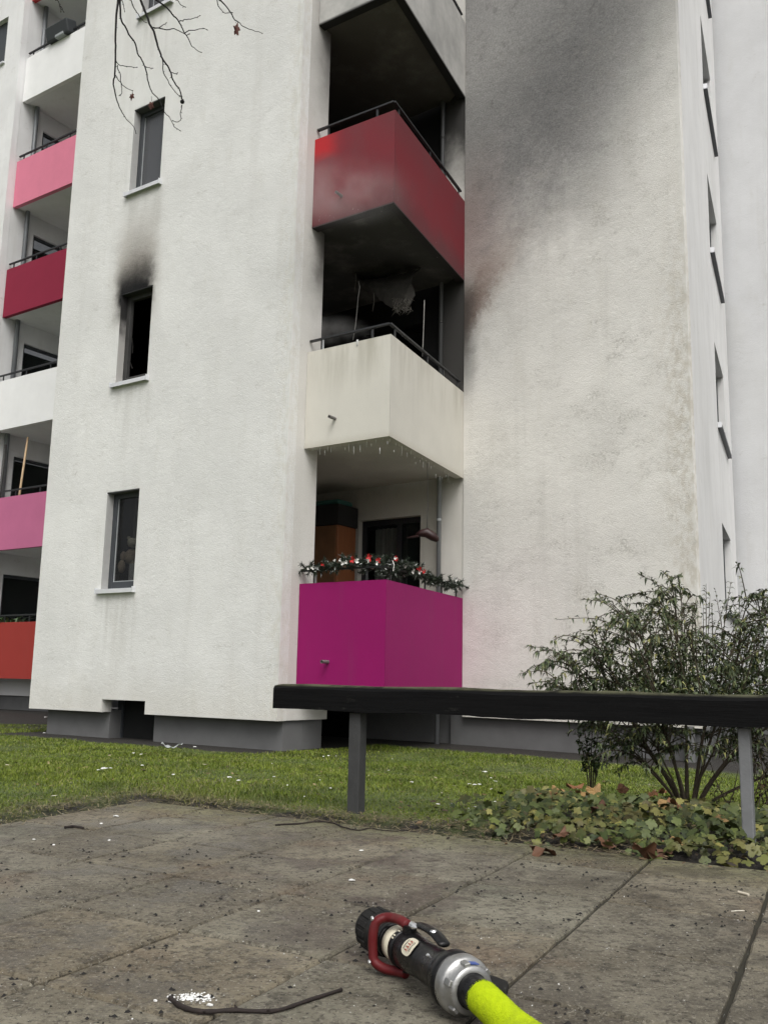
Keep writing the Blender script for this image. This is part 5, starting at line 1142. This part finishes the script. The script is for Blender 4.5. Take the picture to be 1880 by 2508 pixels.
        md = lf.modifiers.new('thickness', 'SOLIDIFY'); md.thickness = 0.0012
    for x, y, L_ in ((285, 880, 26), (465, 955, 50), (1262, 215, 12)): q = MB(); q.tube([at_y(*c2(x, y-L_), Y), at_y(*c2(x+3, y), Y)], 0.0008, 4); q.build('leaf_stalk', mtw, t)
    c = at_y(*c2(757, 958), Y-.05); bm = bmesh.new(); bmesh.ops.create_icosphere(bm, subdivisions=4, radius=22*.2593*3.35/F)
    for v in bm.verts: v.co = v.co*(1+rnd.uniform(-.09, .09))+c
    me = bpy.data.meshes.new('seed_ball'); bm.to_mesh(me); bm.free(); me.materials.append(mtw); link(bpy.data.objects.new('seed_ball', me), t)
tree()

# ------------------------------------------------------------------ debris on the ground
def gpt(px, py):
    p = on_z(px, py, 0.0)
    for _ in range(12): p = on_z(px, py, max(ground_z(p.x, p.y), 0.0) if on_paving(p.x, p.y) else ground_z(p.x, p.y)+0.025)
    return p
mfl = plain('flake_white', (0.72, 0.72, 0.70), 0.7, var=0.15, scale=60)
def flake(P, size, label, group, flat=0.5):
    n = 7; V = []; a0 = rnd.uniform(0, 6.28)
    for i in range(n):
        a = a0+2*math.pi*i/n; k = size*rnd.uniform(0.55, 1.15); V.append(P+Vector((math.cos(a)*k, math.sin(a)*k*0.8, rnd.uniform(0.0, 0.35)*size+0.002)))
    q = MB(); top = P+Vector((0, 0, size*flat*0.5+0.003)); vs = [top]+V+[v-Vector((0, 0, 0.0025)) for v in V]+[top-Vector((0, 0, 0.0028))]
    fs = [(0, 1+i, 1+(i+1) % n) for i in range(n)]+[(1+i, 1+n+i, 1+n+(i+1) % n, 1+(i+1) % n) for i in range(n)]+[(2*n+1, 1+n+(i+1) % n, 1+n+i) for i in range(n)]
    o = q.add(vs, fs).build('debris_flake', mfl); tag(o, label, 'debris', group)
c7 = lambda x, y: (x*.567, 1650+y*.567); r1c = lambda x, y: (660+.3619*x, 1640+.3619*y)
for x, y, s in ((120, 618, 14), (502, 618, 12), (436, 650, 7), (147, 719, 6), (232, 742, 6), (472, 722, 6), (1562, 768, 12), (1520, 897, 15), (1118, 1030, 7), (672, 1418, 9), (905, 1437, 16)):
    P = gpt(*c7(x, y)); flake(P, s*.567*P.y/F, 'small white flake of fire debris lying on the paving', 'white flakes on the paving')
for x, y, s in ((575, 345, 7), (450, 413, 16), (425, 418, 9), (478, 410, 8), (614, 398, 7), (748, 438, 9), (990, 450, 11), (1030, 463, 9), (200, 190, 9), (192, 258, 8), (840, 318, 8)):
    P = gpt(*c7(x, y)); flake(P, s*.567*P.y/F, 'small white flake of fire debris lying in the lawn grass', 'white flakes in the lawn')
for x, y, s in ((960, 765, 12), (1395, 935, 17), (1345, 943, 8), (1455, 695, 17), (1350, 778, 14), (1385, 782, 16), (1420, 780, 13), (1500, 900, 16), (1525, 897, 9), (1140, 915, 14), (413, 805, 9), (340, 750, 6), (830, 607, 6), (805, 685, 8), (1495, 735, 8), (1230, 910, 7), (365, 590, 8), (400, 585, 9), (450, 588, 8), (235, 862, 6), (30, 728, 9), (120, 785, 7)):
    P = gpt(*r1c(x, y)); flake(P, s*.3619*P.y/F, 'small white flake of fire debris lying in the lawn grass', 'white flakes in the lawn')
# larger curled scrap below the facade
P = gpt(80+1410*.2413, 1690+605*.2413); q = MB(); n_ = 9
for i in range(n_-1):
    for j in range(3):
        f = lambda i_, j_: P+Vector(((i_/(n_-1)-0.5)*0.20, (j_/3-0.5)*0.08, 0.02+0.06*abs(i_/(n_-1)-0.5)**1.5*2+0.012*math.sin(i_*2+j_)))
        q.quad(f(i, j), f(i+1, j), f(i+1, j+1), f(i, j+1))
o = q.build('torn_sheet', plain('torn_sheet_grey', (0.34, 0.36, 0.36), 0.5, var=0.7, scale=25), recalc=False); md = o.modifiers.new('t', 'SOLIDIFY'); md.thickness = 0.004
tag(o, 'curled grey scrap of sheeting on the lawn below the facade', 'debris')
def crumbs(name, N, cx, sx, cy, sy, smin, smax, mat, label, cat, box=None, zfix=None):
    V = []; Fc = []
    for _ in range(N):
        if box: x = rnd.uniform(*box[0]); y = rnd.uniform(*box[1])
        else: x = rnd.gauss(cx, sx); y = rnd.gauss(cy, sy)
        if not on_paving(x, y): continue
        s = rnd.uniform(smin, smax)*(0.6+0.8*rnd.random()**3); b = len(V); a = rnd.uniform(0, 6.28); e = rnd.uniform(.4, 1.0)
        for dx, dy, dz_ in ((1, 0, 0), (0, 1, 0), (-1, 0, 0), (0, -1, 0), (0, 0, 1)):
            k = rnd.uniform(.6, 1.2); X, Y = dx*s*k, dy*s*e*k; V.append((x+X*math.cos(a)-Y*math.sin(a), y+X*math.sin(a)+Y*math.cos(a), 0.0005+dz_*s*rnd.uniform(.3, .8)))
        Fc += [(b, b+1, b+4), (b+1, b+2, b+4), (b+2, b+3, b+4), (b+3, b, b+4)]
    o = soup(name, V, Fc, mat); tag(o, label, cat, kind='stuff')
mch = plain('charcoal', (0.010, 0.009, 0.008), 0.85, var=0.5, scale=80)
crumbs('charcoal_crumbs', 1500, 0, 0, 0, 0, 0.0020, 0.0065, mch, 'black charred crumbs scattered over the paving', 'debris', box=((-1.7, 1.5), (1.35, 4.4)))
def clustered():
    V = []; Fc = []
    for _ in range(70):
        cx, cy = rnd.uniform(-1.2, 1.2), rnd.uniform(1.6, 3.4); n = rnd.randint(3, 9)
        for _ in range(n):
            x, y = rnd.gauss(cx, .03), rnd.gauss(cy, .03); s = rnd.uniform(.003, .0085); b = len(V); a = rnd.uniform(0, 6.28)
            if not on_paving(x, y): continue
            for dx, dy, dz_ in ((1, 0, 0), (0, .6, 0), (-1, 0, 0), (0, -.6, 0), (0, 0, .6)): V.append((x+(dx*math.cos(a)-dy*math.sin(a))*s*rnd.uniform(.6, 1.2), y+(dx*math.sin(a)+dy*math.cos(a))*s*rnd.uniform(.6, 1.2), .0005+dz_*s))
            Fc += [(b, b+1, b+4), (b+1, b+2, b+4), (b+2, b+3, b+4), (b+3, b, b+4)]
    tag(soup('charcoal_bits', V, Fc, mch), 'little clusters of black charred bits on the paving', 'debris', kind='stuff')
clustered()
crumbs('white_specks', 900, 0, 0, 0, 0, 0.0008, 0.0022, mfl, 'tiny pale specks of ash scattered over the paving', 'ash', box=((-1.0, 1.1), (1.35, 2.8)))
P = gpt(*c7(825, 1402)); crumbs('foam_crumbs', 230, P.x, .020, P.y, .014, 0.0012, 0.0048, mfl, 'heap of white foam crumbs beside the curved stick', 'debris')
# dry straw and dead grass along the rim of the lawn
V = []; Fc = []
for _ in range(5200):
    if rnd.random() < 0.55: s_ = rnd.uniform(-1.7, 0.6); e_ = rnd.gauss(0.10, .12); p = Vector((EP.x, EP.y))+ED*s_+EN*e_
    else:
        t_ = rnd.uniform(2.6, 4.7); n_ = -2.99-rnd.gauss(0.12, .16); p = LN*n_+TD*t_
    d = max(edge_d(p.x, p.y), -2.99-left_n(p.x, p.y)); z_ = (0.0 if d < 0.02 else ground_z(p.x, p.y))+rnd.uniform(0.002, 0.012); a = rnd.uniform(0, 6.28); L_ = rnd.uniform(0.008, 0.032); w_ = rnd.uniform(0.0006, 0.0018)
    if d < -0.10: continue
    x_ = Vector((math.cos(a), math.sin(a), rnd.uniform(-.2, .25)))*L_; y_ = Vector((-math.sin(a), math.cos(a), 0))*w_; c = Vector((p.x, p.y, z_)); b = len(V)
    V += [tuple(c-x_-y_), tuple(c-x_+y_), tuple(c+x_+y_), tuple(c+x_-y_)]; Fc.append((b, b+1, b+2, b+3))
g = G('straw'); tag(soup('dry_straw', V, Fc, g.out(g.mix(g.island(), (0.05, 0.036, 0.018), (0.26, 0.215, 0.125)), 0.8)), 'dry straw and dead grass along the rim of the lawn', 'straw', kind='stuff')
V = []; Fc = []
for _ in range(420):
    y = rnd.uniform(3.9, 9.0); x = rnd.uniform(-0.42*y, 0.30*y)
    if on_paving(x, y) or (x*SP+y*CP > V0-0.5): continue
    c = Vector((x, y, ground_z(x, y)+0.026)); a = rnd.uniform(0, 6.28); L_ = rnd.uniform(0.006, 0.022); w_ = L_*rnd.uniform(.2, .7); x_ = Vector((math.cos(a), math.sin(a), rnd.uniform(-.3, .3)))*L_; y_ = Vector((-math.sin(a), math.cos(a), rnd.uniform(-.3, .3)))*w_; b = len(V)
    V += [tuple(c-x_), tuple(c-y_), tuple(c+x_), tuple(c+y_)]; Fc.append((b, b+1, b+2, b+3))
g = G('lawn_bits'); tag(soup('lawn_litter', V, Fc, g.out(g.ramp(g.island(), [(0, (0.03, 0.02, 0.012)), (0.5, (0.12, 0.07, 0.03)), (0.8, (0.25, 0.20, 0.10)), (1.0, (0.5, 0.5, 0.46))]), 0.8)), 'bits of dead leaf and ash scattered in the lawn', 'litter', kind='stuff')
# sticks
mst = plain('stick_bark', (0.016, 0.010, 0.008), 0.8, var=0.5, scale=50, bump=0.5)
def stick(path, conv, r0_, r1_, label, mat=mst, name='fallen_stick', nubs=True):
    pts = smooth_path([gpt(*conv(x, y))+Vector((0, 0, r0_*1.0)) for x, y in path], 4); n = len(pts)
    rad = [(r0_+(r1_-r0_)*i/(n-1))*rnd.uniform(0.85, 1.15) for i in range(n)]; q = MB(); q.tube(pts, rad, 7)
    if nubs:
        for i in range(3, n-2, 5): d = Vector((rnd.gauss(0, 1), rnd.gauss(0, 1), .5)).normalized(); q.tube([pts[i], pts[i]+d*r0_*2.2], [r0_*.6, r0_*.3], 5)
    o = q.build(name, mat, smooth=True); tag(o, label, 'stick'); return o
stick([(735, 1415), (790, 1455), (880, 1475), (1000, 1468), (1100, 1472), (1200, 1468), (1330, 1425), (1475, 1378)], c7, .0048, .0032, 'curved dark brown stick on the paving by the white crumbs')
stick([(40, 1060), (90, 1055), (200, 1050), (330, 1035), (430, 1045), (500, 1075), (600, 1095), (680, 1080), (760, 1095), (900, 1100), (1000, 1075)], r1c, .0036, .0020, 'long thin twig along the lawn edge near the rail post')
stick([(280, 672), (320, 668), (360, 675)], c7, .006, .004, 'short dark twig on the paving near the left lawn edge')
cR = lambda x, y: (1180+x*.4222, 1950+y*.4222)
a, b = gpt(*cR(1487, 566)), gpt(*cR(1545, 582)); q = MB(); q.tube([a+Vector((0, 0, .004)), b+Vector((0, 0, .004))], 0.0038, 10); o = q.build('cigarette_butt', plain('butt_paper', (0.55, 0.50, 0.40), 0.8, var=0.3, scale=60)); tag(o, 'cigarette butt lying on the paving at right', 'cigarette butt')
stick([(1445, 673), (1485, 670), (1520, 670)], cR, .0014, .0012, 'thin pale wooden splinter on the paving at right', plain('splinter', (0.55, 0.52, 0.44), 0.7), 'wood_splinter', False)

# ------------------------------------------------------------------ smoke still hanging around the burnt flat
def smoke(name, c, rad, dens, scale, label):
    bm = bmesh.new(); bmesh.ops.create_icosphere(bm, subdivisions=3, radius=1.0)
    for v in bm.verts: v.co = Vector((v.co.x*rad[0], v.co.y*rad[1], v.co.z*rad[2]))+Vector(c)
    me = bpy.data.meshes.new(name); bm.to_mesh(me); bm.free()
    m = bpy.data.materials.new('smoke_volume'); m.use_nodes = True; nt = m.node_tree; nt.nodes.clear(); g = G.__new__(G); g.m = m; g.t = nt; g._p = None
    out = nt.nodes.new('ShaderNodeOutputMaterial'); pv = nt.nodes.new('ShaderNodeVolumePrincipled'); pv.inputs['Color'].default_value = (0.80, 0.79, 0.78, 1); pv.inputs['Anisotropy'].default_value = 0.1
    # soft ball falloff around the centre
    vs = nt.nodes.new('ShaderNodeVectorMath'); vs.operation = 'SUBTRACT'; nt.links.new(g.pos(), vs.inputs[0]); vs.inputs[1].default_value = tuple(c)
    vm = nt.nodes.new('ShaderNodeVectorMath'); vm.operation = 'DIVIDE'; nt.links.new(vs.outputs[0], vm.inputs[0]); vm.inputs[1].default_value = tuple(rad)
    ln = nt.nodes.new('ShaderNodeVectorMath'); ln.operation = 'LENGTH'; nt.links.new(vm.outputs[0], ln.inputs[0])
    fall = g.sm(ln.outputs['Value'], 1.0, 0.15); n = g.sm(g.noise(scale, 4, 0.6), 0.34, 0.68)
    nt.links.new(g.mul(g.mul(fall, n), dens), pv.inputs['Density']); nt.links.new(pv.outputs[0], out.inputs['Volume'])
    me.materials.append(m); o = bpy.data.objects.new(name, me); col.objects.link(o); tag(o, label, 'smoke', kind='stuff')
c2b = lambda x, y: (620+x*.3844, y*.3844)
smoke('smoke', on_v(*c2b(480, 1210), V1-0.50), (1.25, 0.50, 0.46), 0.95, 1.5, 'thin grey smoke drifting in front of the red balcony')
smoke('smoke_wisp', on_v(*c2b(500, 2110), V1+0.22), (0.55, 0.28, 0.22), 1.3, 3.2, 'pale wisp of smoke at the left end of the cream balcony')

# ------------------------------------------------------------------ labels that tell the look-alikes apart
ORD = ['first', 'second', 'third', 'fourth', 'fifth', 'sixth', 'seventh', 'eighth', 'ninth', 'tenth', 'eleventh', 'twelfth', 'thirteenth', 'fourteenth', 'fifteenth', 'sixteenth', 'seventeenth', 'eighteenth', 'nineteenth', 'twentieth']
ORD += ['twenty-'+q for q in ORD[:9]]+['thirtieth']+['thirty-'+q for q in ORD[:9]]
def number_off(group, text):
    obs = [o for o in bpy.data.objects if o.get('group') == group]
    def key(o):
        c = o.location if o.location.length > 0.01 else sum((v.co for v in o.data.vertices), Vector())/len(o.data.vertices)
        return c.x/c.y
    for o, w_ in zip(sorted(obs, key=key), ORD): o['label'] = text % w_
number_off('white flakes on the paving', 'small white debris flake on the paving, %s from the left')
number_off('white flakes in the lawn', 'small white debris flake in the lawn grass, %s from the left')
number_off('dry brown leaves in the planting bed', 'dry brown maple leaf in the planting bed, %s from the left')
